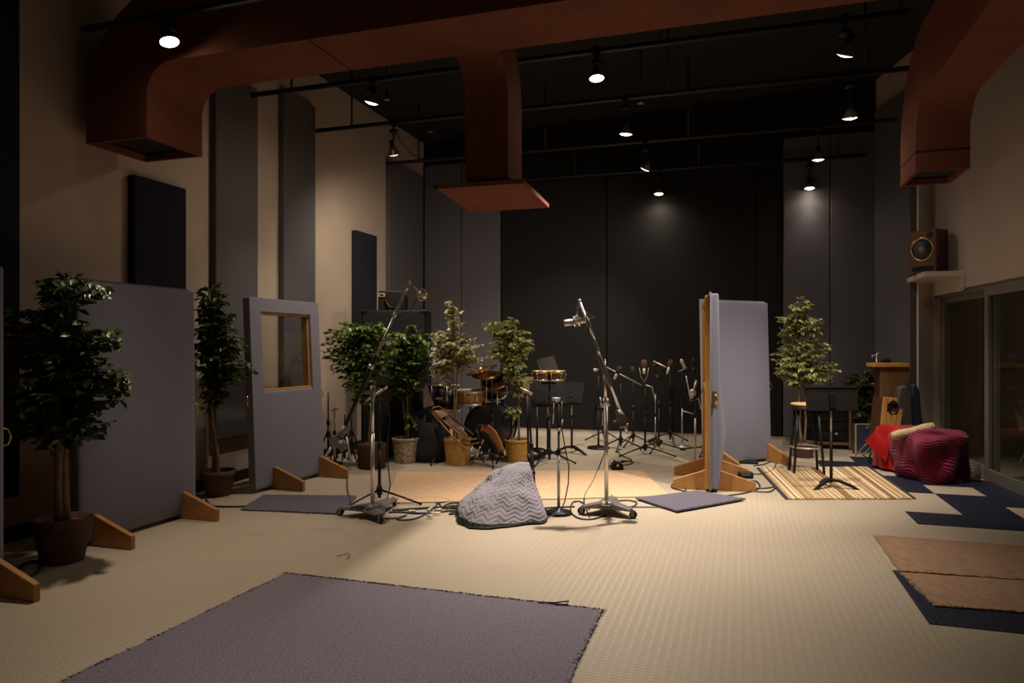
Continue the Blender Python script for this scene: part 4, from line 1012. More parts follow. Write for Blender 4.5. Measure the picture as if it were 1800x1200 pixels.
obj('crossbar', MB().tube([PD(1144, 641, d_), PD(1158, 642, d_)], .012, 8).tube([PD(1152, 660, d_), PD(1160, 668, d_)], .02, 8), black_metal, t, world=True)
mic_pencil('pale pencil microphone slanting down to the right in the back cluster', PD(1160, 640, d_ - .03), PD(1149, 635, d_) - PD(1170, 645, d_), .20, .010, nickel)
g = G(1152, 776); d_ = depth(g)
t, tp = roundbase('thin gilt-toned stand on a small round base in the back cluster', g, zat(g, 692), .11, .009, steel, steel)
g = G(1178, 778); d_ = depth(g)
t, tp = tripod('black tripod stand holding the tilted brown-topped microphone', g, zat(g, 655), .34, .8)
mic_foam('tilted silver microphone with a brown foam top in the back cluster', PD(1178, 638, d_), V((.30, -.1, 1)), .040, nickel, foam_m, .12)
g = G(1199, 786); d_ = depth(g)
t, tp = roundbase('stand with a bright pole on a round base, left of the edge-on gobo', g, zat(g, 652), .12, .0095, steel, black_metal, steel)
mic_foam('small silver-headed microphone near the edge-on gobo', PD(1199, 636, d_), V((-.25, -.6, .7)), .026, nickel, nickel, .07)
boom(t, [PD(1192, 653, d_), PD(1208, 646, d_)], steel, .008)
g = G(1222, 827); d_ = depth(g)
t, tp = roundbase('bright steel stand rising behind the near foot of the edge-on gobo', g, zat(g, 648), .10, .011, steel, black_metal, steel)
obj('clamp_head', MB().ball(PD(1217, 690, d_), .045, 10, 6, (1, .6, 1)).tube([PD(1206, 660, d_), PD(1214, 705, d_), PD(1228, 700, d_), PD(1232, 720, d_)], .008, 6).tube([PD(1200, 722, d_), PD(1222, 728, d_)], .008, 8).tube([PD(1216, 700, d_), PD(1224, 668, d_)], .016, 8), steel, t, world=True)
mic_foam('black microphone next to the pine back of the edge-on gobo', PD(1219, 638, d_), V((0, 0, 1)), .026, black_metal, black_plastic, .08)
single('cable', MB().tube([PD(1206, 655, d_), PD(1203, 690, d_), PD(1212, 712, d_), PD(1228, 700, d_), PD(1240, 672, d_ - .05)], .006, 6), cable_m, 'looped lead hanging from the bright steel stand', 'cable')
g = G(1237, 797); t, tp = tripod('dark stand half hidden by the edge-on gobo', g, zat(g, 655), .38, .45, hubz=.1)
# small stands behind the window gobo
g = G(588, 816); d_ = depth(g)
t, tp = roundbase('short chrome stand at the right foot of the window gobo', g, zat(g, 716), .10, .010, chrome, chrome)
obj('crossbar', MB().tube([PD(582, 721, d_), PD(594, 719, d_)], .010, 8), steel, t, world=True)
for (u, v, vt, lb, rt) in ((606, 812, 728, 'folded dark stand next to the short chrome stand', .2), (618, 806, 716, 'taller folded dark stand left of the bark stump', .8), (577, 808, 690, 'dark stand leaning shadow-side behind the window gobo', 1.3)):
    g = G(u, v); tripod(lb, g, zat(g, vt), .16, rt, hubz=.34)
single('metal_tube', MB().tube([PD(609, 767, 8.3), PD(617, 812, 8.3)], .014, 8), steel, 'short grey tube leaning between the folded dark stands', 'tube')
# stands among the ficus trees
for (u, v, vt, lb, rt, sp) in ((772, 812, 700, 'black stand with a flat clip just left of the cream-leaved ficus', .6, .3), (865, 816, 668, 'black stand holding the cymbals left of the leafy ficus', .9, .34),
                               (884, 806, 655, 'black stand beside the drums with a dark microphone on top', .1, .36), (757, 806, 650, 'dark stand in front of the loudspeaker stack', .4, .34)):
    g = G(u, v); t, tp = tripod(lb, g, zat(g, vt), sp, rt)
    if vt == 700: obj('clip', MB().box(tp, (.09, .03, .03)), steel, t, .006, world=True)
    if vt == 655: mic_foam('dark microphone above the drums against the leafy ficus', tp + V((0, 0, .02)), V((.4, -.3, .8)), .045, black_metal, foam_dark, .08)

# ------------------------------------------------------------------ music stands
def music_stand(label, g, vt, tilt, wpx, hpx, face=0.0, name='music_stand', m=black_metal, du=0, desk_m=None, lip=True, turn=0.0):
    """desk centre at pixel row vt; tilt = lean of the desk from upright"""
    d_ = depth(g); c_ = PD(pix_u(g) + du, vt, d_); h = c_.z
    t = thing(name, label, 'music stand', (g.x, g.y, 0), TH + face, 'music stands')
    obj('pole', MB().tube([(0, 0, .06), (0, 0, h * .62)], .015, 12), m, t)
    obj('upper_pole', MB().tube([(0, 0, h * .6), (0, 0, h - .03)], .010, 10), steel, t)
    obj('knob', MB().tube([(-.02, -.02, h - .05), (.02, -.02, h - .05)], .016, 10), black_plastic, t)
    for k in range(3):
        a = -PI / 6 + k * 2 * PI / 3 + turn; dx, dy = math.cos(a), math.sin(a)
        lm = MB(); pts = [(.0, .105), (.08, .095), (.17, .062), (.25, .022), (.285, .004)]
        vs, fs = [], []
        for r_, z in pts:
            w_ = .020 - .02 * r_
            for s_, zz in ((-1, z), (1, z), (1, max(0, z - .028)), (-1, max(0, z - .028))):
                vs.append((dx * r_ - dy * w_ * s_, dy * r_ + dx * w_ * s_, zz))
        for i in range(len(pts) - 1):
            for q in range(4): fs.append((i * 4 + q, i * 4 + (q + 1) % 4, i * 4 + 4 + (q + 1) % 4, i * 4 + 4 + q))
        fs.append((16, 17, 18, 19)); lm.add(vs, fs); obj('leg', lm, m, t, .003, 1)
    W_, Hh = wpx * d_ / F, hpx * d_ / F
    R = M.Translation((du * d_ / F, 0, h)) @ M.Rotation(-tilt, 4, 'X')
    dm = MB().box((0, .012, 0), (W_, .005, Hh))
    if lip: dm.box((0, -.02, -Hh / 2), (W_, .06, .005)); dm.box((0, .018, Hh / 2 - .01), (W_, .012, .02))
    dm.v = [tuple(R @ V(p)) for p in dm.v]
    obj('desk', dm, desk_m or matte_black, t, .002, 1)
    bm_ = MB().box((0, .03, -.02), (.06, .03, .16)); bm_.v = [tuple(R @ V(p)) for p in bm_.v]; obj('desk_bracket', bm_, m, t, .006)
    return t
def pix_u(p): return CU + F * (cT * p.x + sT * p.y) / depth(p)
music_stand('black music stand on the straw mat with its solid back to the room', G(1461, 858), 700, -.12, 91, 43, PI, turn=PI)
music_stand('black music stand with a tilted desk under the small drums', G(963, 806), 690, .75, 62, 60, .15)
music_stand('black music stand whose desk leans right, beside the small drums', G(1005, 796), 690, .6, 40, 46, -.35)
music_stand('music stand with a tan desk behind the leafy ficus', G(928, 802), 680, .30, 24, 38, -.7, desk_m=tan_panel, lip=False)
music_stand('lower tan desk of a music stand right of the leafy ficus', G(944, 800), 690, .35, 18, 34, -.8, desk_m=tan_panel, lip=False)
# ================================================================== GREY QUILTED BLANKET
quilt = mat('grey_quilted_cotton', (0.25, 0.235, 0.275), 0.9, var=.10, scale=40, bump=.2, bscale=300, spec=.2, sheen=.15)
quilt_hem = mat('black_binding', (0.010, 0.010, 0.012), 0.85, bump=.2, bscale=200)
bfoot = [(926, 903), (940, 914), (962, 916), (925, 924), (880, 928), (838, 930), (812, 926), (806, 908), (818, 893), (845, 880), (885, 876), (915, 888)]
bf = [G(u, v) for u, v in bfoot]
bc = G(905, 902); dbk = depth(bc); apex = PD(917, 811, dbk + .02); apex_r = PD(930, 813, dbk)
nB = len(bf)
def foot_at(a):                     # smooth closed curve through the footprint points
    x = (a % 1) * nB; i = int(x); f_ = x - i
    p0, p1, p2, p3 = bf[(i - 1) % nB], bf[i % nB], bf[(i + 1) % nB], bf[(i + 2) % nB]
    return .5 * (2 * p1 + (p2 - p0) * f_ + (2 * p0 - 5 * p1 + 4 * p2 - p3) * f_ ** 2 + (3 * p1 - p0 - 3 * p2 + p3) * f_ ** 3)
def blanket_pt(a, t_):
    p = foot_at(a); top = apex.lerp(apex_r, .5 + .5 * math.cos(2 * PI * a))
    out = (p - V((top.x, top.y, 0)))
    pe = t_ ** .9
    q = V((top.x, top.y, 0)) + out * (.05 + .95 * pe)
    left = max(0, -(p - bc).dot(V((cT, sT, 0)))) / .5        # the left flank bulges over what it hides
    zprof = max(0.0, 1 - t_) ** (1.0 - .38 * min(1, left)) 
    z = top.z * zprof
    if t_ < .06: z = top.z * (1 - t_ * .6)
    n_ = noise.noise(q * 4.5 + V((0, 0, z * 3))) * .055 + noise.noise(q * 11 + V((3, 1, z * 9))) * .02
    lift = (.045 + .03 * math.sin(a * 21)) * (1 if t_ > .92 else 0) * 0
    o = out.normalized() if out.length > 1e-4 else V((0, 0, 0))
    s_ = a * 34; tri = abs((s_ % 2) - 1)
    ch = abs(math.sin(PI * (t_ * 15 + tri * 1.1)))
    rel = (ch ** .5) * .009 * min(1, t_ * 6)
    q = q + o * (n_ * min(1, t_ * 3) + rel); q.z = max(.012, z + n_ * .4 * (1 - t_) + rel * .5)
    return q
t = thing('quilted_blanket', 'grey quilted moving blanket heaped into a tent on the floor', 'blanket', (bc.x, bc.y, 0))
m = MB().grid(lambda a, b_: blanket_pt(a, .0 + .97 * b_), 230, 110, wrap=True)
obj('quilted_cloth', m, quilt, t, world=True)
m = MB().grid(lambda a, b_: blanket_pt(a, .96 + .05 * b_) + V((0, 0, .004 - .004 * b_)), 160, 3, wrap=True)
obj('hem', m, quilt_hem, t, world=True)

# ================================================================== BLACK LOUDSPEAKER STACK BEHIND THE FICUS TREES
dk_cloth = mat('black_grille_cloth', (0.005, 0.005, 0.006), 0.9, bump=.3, bscale=300)
dS = 9.35
pL, pR = PD(634, 700, dS), PD(750, 700, dS); zT = PD(690, 545, dS).z; zM = zT * .47
dirx = (pR - pL).normalized(); wS = (pR - pL).length; rzS = math.atan2(dirx.y, dirx.x)
for k, (z0, z1, lb) in enumerate(((0.02, zM, 'lower black loudspeaker cabinet behind the bushy ficus trees'), (zM + .005, zT, 'upper black loudspeaker cabinet of the stack behind the ficus trees'))):
    t = thing('loudspeaker_cabinet', lb, 'loudspeaker', (pL.x, pL.y, z0), rzS, 'black stacked cabinets'); h = z1 - z0
    obj('cabinet', MB().box2((0, .02, 0), (wS, .55, h)), black_plastic, t, .012)
    obj('grille', MB().box2((.03, .005, .03), (wS - .03, .03, h - .03)), dk_cloth, t, .006)
    for x in (.02, wS - .06):
        for z in ((0, h - .04)): obj('corner_cap', MB().box2((x - .025, .0, z), (x + .065, .05, z + .045)), black_metal, t, .01)
pa, pb2_ = PD(664, 545, dS + .1), PD(711, 545, dS + .1)
wM = (pb2_ - pa).length; hM = PD(690, 511, dS + .1).z - zT
t = thing('stage_monitor', 'small dark tilted loudspeaker lying on top of the black stack', 'loudspeaker', (pa.x, pa.y, zT + .001), rzS)
body = MB().prism([(0, 0), (wM, 0), (wM, hM * .8), (wM * .86, hM), (.01, hM)], .32); obj('cabinet', body, black_plastic, t, .01)
obj('handle_plate', MB().box2((.01, -.012, hM * .68), (wM * .28, .0, hM * .88)), tan_panel, t, .004, label='tan plate with a slot')
obj('handle_slot', MB().box2((.03, -.015, hM * .75), (wM * .22, -.011, hM * .83)), black_plastic, t)
obj('yoke_bracket', MB().tube([(wM * .28, -.02, hM * .55), (wM * .45, -.04, hM * .15), (wM * .8, -.03, hM * .1)], .016, 8), black_metal, t)

# ================================================================== DRUMS
drum_wood = mat('honey_drum_shell', (0.40, 0.21, 0.05), 0.3, col2=(0.30, 0.14, 0.03), scale=6, stretch=(3, 3, 10), bump=.03)
drum_dark = mat('black_drum_shell', (0.016, 0.014, 0.016), 0.25, bump=.02)
drum_head = mat('drum_head', (0.62, 0.50, 0.36), 0.6, var=.05, scale=8)
cymbal_m = mat('bronze_cymbal', (0.58, 0.36, 0.17), 0.34, 1.0, var=.10, scale=12, bump=.03)
def drum(name, label, c_, ax, r, h, shell, head, lugs=8, stand=None, cat='drum', group='drums'):
    t = thing(name, label, cat, c_, 0, group); X = frame((0, 0, 0), ax); hw_ = black_metal if r > .25 else chrome
    obj('shell', MB().lathe([(r, 0), (r, h)], 32, X), shell, t)
    obj('drum_head', MB().lathe([(.001, h + .006), (r * .97, h + .004), (r * .99, h)], 32, X), head, t)
    for z in (.0, h - .028): obj('hoop', MB().lathe([(r * 1.0, z), (r * 1.04, z), (r * 1.04, z + .03), (r * 1.0, z + .03)], 32, X, ring=True), hw_, t)
    lg = MB()
    for k in range(lugs):
        a = 2 * PI * k / lugs
        lg.box(X @ V((r * 1.02 * math.cos(a), r * 1.02 * math.sin(a), h * .5)), (.018, .018, .05), X.to_3x3() @ M.Rotation(a, 3, 'Z'))
        lg.tube([X @ V((r * 1.03 * math.cos(a), r * 1.03 * math.sin(a), .02)), X @ V((r * 1.03 * math.cos(a), r * 1.03 * math.sin(a), h - .02))], .004, 5)
    o = obj('lugs', lg, hw_, t); o['kind'] = 'stuff'
    if stand:
        obj('stand_post', MB().tube([(0, 0, -.01), (0, 0, .15 - c_.z)], .014, 8), chrome, t)
        for k in range(3):
            a = .4 + k * 2 * PI / 3; obj('stand_leg', MB().tube([(0, 0, .30 - c_.z), (.28 * math.cos(a), .28 * math.sin(a), .014 - c_.z)], .011, 8), chrome, t)
    return t
dD_ = 9.15
drum('snare_drum', 'honey-coloured wooden drum on a stand between the golden baskets', PD(827, 711, dD_), V((.02, -.05, 1)), .185, .185, drum_wood, drum_head, stand=True)
drum('bass_drum', 'large black drum lying on its side behind the leafy ficus', PD(868, 748, dD_ + .25), V((.15, -1, .05)), .30, .40, drum_dark, drum_dark, 8)
drum('tom_drum', 'dark drum tilted above the large black drum', PD(870, 693, dD_ + .15), V((.1, -.55, 1)), .16, .20, drum_dark, drum_dark, 6)
drum('floor_tom', 'dark drum on legs left of the honey-coloured drum', PD(782, 722, dD_ + .3), V((0, 0, 1)), .21, .36, drum_dark, drum_dark, 6, stand=True)
def cymbal(label, p, ax, r, floor_z=True):
    t = thing('cymbal', label, 'cymbal', p, 0, 'bronze cymbals'); X = frame((0, 0, 0), ax)
    obj('disc', MB().lathe([(r, -.014), (r * .6, .0), (r * .22, .008), (r * .17, .026), (.001, .034)], 36, X), cymbal_m, t)
    obj('stand_post', MB().tube([(0, 0, .03), (0, 0, -p.z + .2)], .011, 8), chrome, t)
    for k in range(3):
        a = .2 + k * 2 * PI / 3; obj('stand_leg', MB().tube([(0, 0, .34 - p.z), (.27 * math.cos(a), .27 * math.sin(a), .014 - p.z)], .010, 8), chrome, t)
cymbal('upper bronze cymbal tilted above the honey-coloured drum', PD(846, 648, dD_), V((-.25, -.25, 1)), .21)
cymbal('lower bronze cymbal just under the tilted one', PD(855, 657, dD_ - .1), V((.06, -.28, 1)), .19)
cymbal('small bronze cymbal right of the black stand by the leafy ficus', PD(874, 677, dD_ - .05), V((-.28, -.25, 1)), .19)
for a, b_, lb in (((822, 644), (842, 655), 'drumstick resting across the upper bronze cymbal'), ((836, 652), (862, 645), 'second drumstick crossing the first above the cymbals')):
    p, q = PD(*a, dD_ - .2), PD(*b_, dD_ - .2)
    single('drumstick', MB().tube([p, p.lerp(q, .05), p.lerp(q, .9), q], [.008, .009, .007, .004], 8), wood_seat, lb, 'drumstick', 'drumsticks on the cymbals')
# bongos and clear sheet
dN = 8.8
for u, r, lb in ((952, .115, 'left small drum of the pair above the tilted music stand'), (977, .125, 'right small drum of the pair above the tilted music stand')):
    p = PD(u, 669, dN)
    t = thing('bongo_drum', lb, 'drum', p, 0, 'pair of bongo drums')
    obj('shell', MB().lathe([(r * .78, 0), (r, .115)], 26), wood_dark, t); obj('drum_head', MB().lathe([(.001, .13), (r * .95, .128), (r * .98, .12)], 26), drum_head, t)
    obj('hoop', MB().lathe([(r * .99, .095), (r * 1.05, .095), (r * 1.05, .125), (r * .99, .125)], 26, ring=True), brass, t); obj('lower_band', MB().lathe([(r * .80, .0), (r * .86, .0), (r * .88, .02), (r * .82, .02)], 26, ring=True), chrome, t)
    lg = MB()
    for k in range(6): a = k * PI / 3 + .3; lg.tube([(r * .84 * math.cos(a), r * .84 * math.sin(a), .01), (r * 1.04 * math.cos(a), r * 1.04 * math.sin(a), .10)], .005, 6)
    o = obj('tension_rods', lg, chrome, t); o['kind'] = 'stuff'
g = PD(965, 609, dN); gb = V((g.x, g.y + .02, 0))
t, tp = tripod('black stand carrying the pair of small drums', gb, PD(965, 668, dN).z, .32, .2, .013, name='drum_stand', cat='stand')
cl = PD(952, 672, dN); cr = PD(977, 672, dN); obj('cradle', MB().tube([cl + V((0, .0, -.012)), cr + V((0, .0, -.012))], .012, 8), black_metal, t, world=True)
acr = bpy.data.materials.new('clear_acrylic'); acr.use_nodes = True
_n = acr.node_tree.nodes['Principled BSDF']; _n.inputs['Base Color'].default_value = (.3, .28, .26, 1); _n.inputs['Roughness'].default_value = .12; _n.inputs['Alpha'].default_value = .13
dA_ = dN - .05
q = [PD(943, 633, dA_), PD(954, 629, dA_), PD(964, 657, dA_), PD(952, 660, dA_)]; q2 = [PD(954, 629, dA_), PD(973, 625, dA_ + .05), PD(983, 652, dA_ + .05), PD(964, 657, dA_)]
n_ = V((sT, -cT, 0)) * .006
m = MB()
for Q in (q, q2): m.add([tuple(p) for p in Q] + [tuple(p + n_) for p in Q], [(0, 1, 2, 3), (7, 6, 5, 4), (0, 4, 5, 1), (1, 5, 6, 2), (2, 6, 7, 3), (3, 7, 4, 0)])
single('clear_music_rest', m, acr, 'clear folded plastic sheet standing behind the pair of small drums', 'music rest')

# ================================================================== FOLDED CHAIRS, CASES ON THE FLOOR
bronze_tube = mat('bronze_painted_tube', (0.22, 0.12, 0.06), 0.35, 0.5, bump=.02)
dF_ = 8.65
def quadframe(pts, r, mt, parent, name): obj(name, MB().tube([p for p in pts] + [pts[0]], r, 8), mt, parent, world=True)
b0 = G(800, 800)
t = thing('folding_chair', 'folded tan metal chair leaning back behind the cream-leaved ficus', 'chair', (b0.x, b0.y, 0))
d0 = dF_
fp = [PD(758, 722, d0 + .1), PD(762, 716, d0 + .1), PD(772, 714, d0 + .15), PD(776, 717, d0 + .15), PD(832, 764, d0 - .1), PD(818, 772, d0 - .15)]
obj('tube_frame', MB().tube(fp + [fp[0]], .013, 8), bronze_tube, t, world=True)
def slab(pts, th, nrm):
    nrm = V(nrm) * th; n = len(pts); m = MB()
    m.add([tuple(p) for p in pts] + [tuple(p + nrm) for p in pts], [tuple(range(n)), tuple(range(n, 2 * n))[::-1]] + [(i, i + n, (i + 1) % n + n, (i + 1) % n) for i in range(n)]); return m
back_n = V((-sT, cT, 0))
obj('backrest', slab([PD(763, 722, d0 + .1), PD(777, 720, d0 + .12), PD(788, 729, d0 + .05), PD(775, 735, d0 + .05)], .015, back_n), tan_panel, t, .004, world=True)
obj('seat', slab([PD(780, 738, d0 + .02), PD(793, 735, d0 + .05), PD(824, 765, d0 - .08), PD(812, 770, d0 - .08)], .02, back_n), wood_brown, t, .006, world=True)
for a in ([(760, 726), (806, 778), (842, 806)], [(800, 775), (838, 771)], [(806, 785), (842, 778)]):
    pts = [PD(u, v, d0 - .02 - .12 * i) for i, (u, v) in enumerate(a)]
    if pts[-1].z < .05: pts[-1] = G(*a[-1], .02)
    obj('leg', MB().tube(pts, .011, 8), bronze_tube, t, world=True)
# bent wooden panel of a second chair
b0 = G(880, 800); d0 = 8.55
t = thing('plywood_chair', 'black chair lying with its bent orange-brown plywood panel toward the room', 'chair', (b0.x, b0.y, 0))
prof = [(846, 750), (852, 744), (860, 746), (872, 757), (880, 772), (887, 790), (886, 794)]
m = MB(); n = len(prof); pts = [PD(u, v, d0 - .02 * i) for i, (u, v) in enumerate(prof)]; pts2 = [PD(u - (9 if 0 < i < n - 1 else 4), v + 13 - i, d0 - .02 * i + .12) for i, (u, v) in enumerate(prof)]
vs = [tuple(p) for p in pts + pts2] + [tuple(p + back_n * .015 - V((0, 0, .01))) for p in pts + pts2]
fs = [(i, i + 1, n + i + 1, n + i) for i in range(n - 1)] + [(2 * n + i, 3 * n + i, 3 * n + i + 1, 2 * n + i + 1) for i in range(n - 1)] + [(i, 2 * n + i, 2 * n + i + 1, i + 1) for i in range(n - 1)] + [(n + i, n + i + 1, 3 * n + i + 1, 3 * n + i) for i in range(n - 1)]
m.add(vs, fs, True); ply = mat('orange_brown_plywood', (0.42, 0.19, 0.075), .35, col2=(.33, .13, .045), scale=5, stretch=(2, 8, 2))
obj('bent_panel', m, ply, t, world=True)
obj('padded_back', slab([PD(834, 748, d0 + .15), PD(846, 743, d0 + .15), PD(884, 795, d0 + .05), PD(868, 800, d0 + .05)], .05, back_n), black_plastic, t, .02, world=True)
for a in ([(836, 752), (850, 796)], [(884, 790), (872, 815)], [(850, 796), (884, 800)], [(838, 806), (850, 796)]):
    pts = [PD(u, v, d0 - .03) for u, v in a]
    for p in pts: p.z = max(p.z, .015)
    obj('leg', MB().tube(pts, .012, 8), black_metal, t, world=True)
# dark soft case below the stack
m = MB().lathe([(.001, 0), (.26, 0), (.28, .15), (.26, .42), (.16, .60), (.05, .66), (.001, .66)], 22, wob=lambda q, z: .12 * math.cos(2 * q) + .03 * math.sin(7 * q + z * 9))
g = G(752, 808); m.shift((g.x, g.y, 0)); single('gig_bag', m, mat('black_nylon', (.014, .014, .022), .6, bump=.3, bscale=40), 'dark soft bag slumped on the floor left of the folded tan chair', 'bag')
p = PD(748, 690, 8.9)
m = slab([PD(741, 676, 8.9), PD(749, 672, 8.9), PD(763, 712, 8.8), PD(744, 718, 8.8)], .03, back_n)
single('cushioned_seat', m, mat('mauve_vinyl', (.16, .10, .09), .6, bump=.05), 'mauve padded panel slanting between the dark stand and the folded chair', 'seat pad', bevel=.012)

# ================================================================== BAR STOOL
g1, g2, g3, g4 = G(1396, 833), G(1449, 835), G(1437, 827), G(1387, 828)
cS = (g1 + g2 + g3 + g4) / 4; dQ = depth(cS); hS = PD(1418, 708, dQ).z
t = thing('bar_stool', 'black bar stool with a pale round wooden seat on the straw mat', 'stool', (cS.x, cS.y, 0))
obj('seat', MB().lathe([(.001, hS - .035), (.155, hS - .035), (.170, hS - .024), (.170, hS - .006), (.155, hS), (.001, hS)], 32), wood_seat, t)
obj('seat_ring', MB().lathe([(.150, hS - .075), (.178, hS - .075), (.178, hS - .037), (.150, hS - .037)], 32, ring=True), black_metal, t)
for g in (g1, g2, g3, g4):
    b_ = V((g.x - cS.x, g.y - cS.y, .012)); a = V((b_.x * .66, b_.y * .66, hS - .06)); obj('leg', MB().tube([a, b_], [.017, .014], 10), black_metal, t)
zr = PD(1418, 785, dQ).z; k_ = .66 + .34 * (1 - zr / hS); R_ = (V((g1.x, g1.y, 0)) - cS).length * k_
rp = [(R_ * math.cos(2 * PI * i / 32), R_ * math.sin(2 * PI * i / 32), zr) for i in range(33)]
obj('foot_ring', MB().tube(rp, .011, 8, cap=False), steel, t)
# ================================================================== RIGHT CORNER
# black box with wooden edge frame, behind the stool
a, b_ = G(1424, 788), G(1497, 791); dx = (b_ - a).normalized(); wB = (b_ - a).length + .15; hB = zat(b_, 716)
t = thing('equipment_rack', 'low black equipment rack with thin wooden edges behind the music stand', 'rack', (a.x - dx.x * .15, a.y - dx.y * .15, 0), math.atan2(dx.y, dx.x))
obj('cabinet', MB().box2((.03, .05, .08), (wB - .03, .38, hB - .02)), black_plastic, t, .01)
wf = wood_brown
for x in (0, wB - .035): obj('edge_post', MB().box2((x, 0, .02), (x + .035, .04, hB)), wf, t, .004)
for z, n_ in ((.065, 'bottom_rail'), (hB - .035, 'top_rail')): obj(n_, MB().box2((.035, 0, z), (wB - .035, .04, z + .035)), wf, t, .004)
for i in range(3): obj('drawer_panel', MB().box2((.06, .035, .13 + i * (hB - .2) / 3), (wB - .06, .052, .10 + (i + 1) * (hB - .2) / 3)), black_metal, t, .004)
obj('knob', MB().tube([(wB * .72, .035, .22), (wB * .72, .015, .22)], .02, 12), steel, t)
# blue case
a, b_ = G(1504, 798), G(1546, 798); hB = zat(a, 745); dx = (b_ - a).normalized(); wB = (b_ - a).length
case_blue = mat('navy_case_vinyl', (.040, .052, .090), .5, var=.1, scale=12, bump=.1, bscale=120)
trimy = mat('yellow_edge_trim', (.52, .36, .10), .5, bump=.05)
t = thing('trunk_case', 'navy blue box with yellow edge trim on the floor in the right corner', 'case', (a.x, a.y, .002), math.atan2(dx.y, dx.x))
obj('body', MB().box2((.004, .008, .004), (wB - .004, .12, hB - .004)), case_blue, t, .012)
for n_, A, B in (('left_trim', (0, 0, 0), (.016, .03, hB)), ('top_trim', (.016, 0, hB - .014), (wB - .016, .03, hB)), ('right_trim', (wB - .016, 0, 0), (wB, .03, hB)), ('bottom_trim', (.016, 0, 0), (wB - .016, .03, .014))):
    obj(n_, MB().box2(A, B), trimy, t, .004)
obj('latch', MB().box2((wB * .45, -.006, hB - .07), (wB * .55, .01, hB - .02)), steel, t, .003)
# wooden cabinet with a pale plank on top
dW = 8.85; a, b_ = PD(1548, 700, dW), PD(1599, 700, dW); wW = (b_ - a).length; zt_ = PD(1570, 645, dW).z; dx = (b_ - a).normalized(); rzW = math.atan2(dx.y, dx.x)
t = thing('wooden_cabinet', 'upright dim brown wooden board cabinet in the right corner', 'cabinet', (a.x, a.y, 0), rzW)
for i in range(3): obj('board', MB().box2((i * wW / 3 + .002, 0, 0.01), ((i + 1) * wW / 3 - .002, .03, zt_ - .002)), wood_brown, t, .003)
obj('side', MB().box2((0, .03, 0), (wW, .16, zt_ - .002)), wood_dark, t)
a2 = PD(1538, 640, dW - .05); b2_ = PD(1600, 640, dW - .05); wP = (b2_ - a2).length
pl_ = MB().box2((0, 0, 0), (wP, .22, PD(1538, 637, dW - .05).z - PD(1538, 644, dW - .05).z)); t = obj('plank', pl_, wood_yellow, None, .004); t.location = (a2.x, a2.y, zt_ + .002); t.rotation_euler = (0, 0, rzW)
tag(t, 'bright yellow pine plank lying across the dim brown cabinet', 'plank')
m = MB(); p = PD(1557, 637, dW); m.box((0, 0, .02), (.11, .05, .035)); m.tube([(-.05, 0, .02), (-.02, 0, .05), (.05, 0, .045)], .008, 6)
o = obj('clamp', m, black_plastic, None, .006); o.location = (p.x, p.y, zt_ + .0026 + (PD(1538, 637, dW - .05).z - PD(1538, 644, dW - .05).z)); o.rotation_euler = (0, 0, rzW); tag(o, 'small black clamp on top of the yellow pine plank', 'clamp')
# slatted wooden box with an oval hole, tilted
dX = 8.62; zb = .22
cj = mat('honey_pine', (.50, .26, .075), .45, col2=(.36, .16, .04), scale=3, stretch=(12, 12, 1.2), bump=.05)
pts0 = [(1547, 764), (1589, 764)]
A = PD(1545, 775, dX); B = PD(1581, 775, dX); C = PD(1590, 700, dX + .08); D = PD(1553, 697, dX + .08)
t = thing('slatted_wooden_box', 'honey-coloured slatted wooden box with an oval hole behind the red cloth', 'box', (A.x, A.y, A.z))
nb = 4
for i in range(nb):
    f0, f1 = i / nb + .012, (i + 1) / nb - .012
    if i in (1, 2):
        # the two middle boards are notched around the hole
        L_ = [A.lerp(B, f0), A.lerp(B, f1), D.lerp(C, f1), D.lerp(C, f0)]
        hz0, hz1 = .66, .86
        for (s0, s1) in ((0, hz0), (hz1, 1)):
            obj('slat', slab([L_[0].lerp(L_[3], s0), L_[1].lerp(L_[2], s0), L_[1].lerp(L_[2], s1), L_[0].lerp(L_[3], s1)], .02, back_n), cj, t, .004, world=True)
    else:
        obj('slat', slab([A.lerp(B, f0), A.lerp(B, f1), D.lerp(C, f1), D.lerp(C, f0)], .022 + .01 * (i == 3), back_n), cj, t, .004, world=True)
obj('box_body', slab([A + back_n * .03, B + back_n * .03, C.lerp(B, .02) + back_n * .03, D.lerp(A, .02) + back_n * .03], .22, back_n), wood_dark, t, .004, world=True)
hc = A.lerp(B, .5).lerp(D.lerp(C, .5), .76); X = frame(hc, -back_n)
obj('hole_rim', MB().lathe([(.055, 0.005), (.075, .005), (.075, .012), (.055, .012)], 20, ring=True, X=X @ M.Diagonal((.9, 1.25, 1, 1))), black_plastic, t, world=True)
base_leg = MB()
for q in (A, B): base_leg.tube([q + back_n * .1, V((q.x + back_n.x * .1, q.y + back_n.y * .1, .01))], .018, 8)
for lg_ in (A, B): obj('leg', MB().tube([lg_ + back_n * .1 + V((0, 0, .02)), V((lg_.x + back_n.x * .1, lg_.y + back_n.y * .1, .0))], .018, 8), wood_dark, t, world=True)
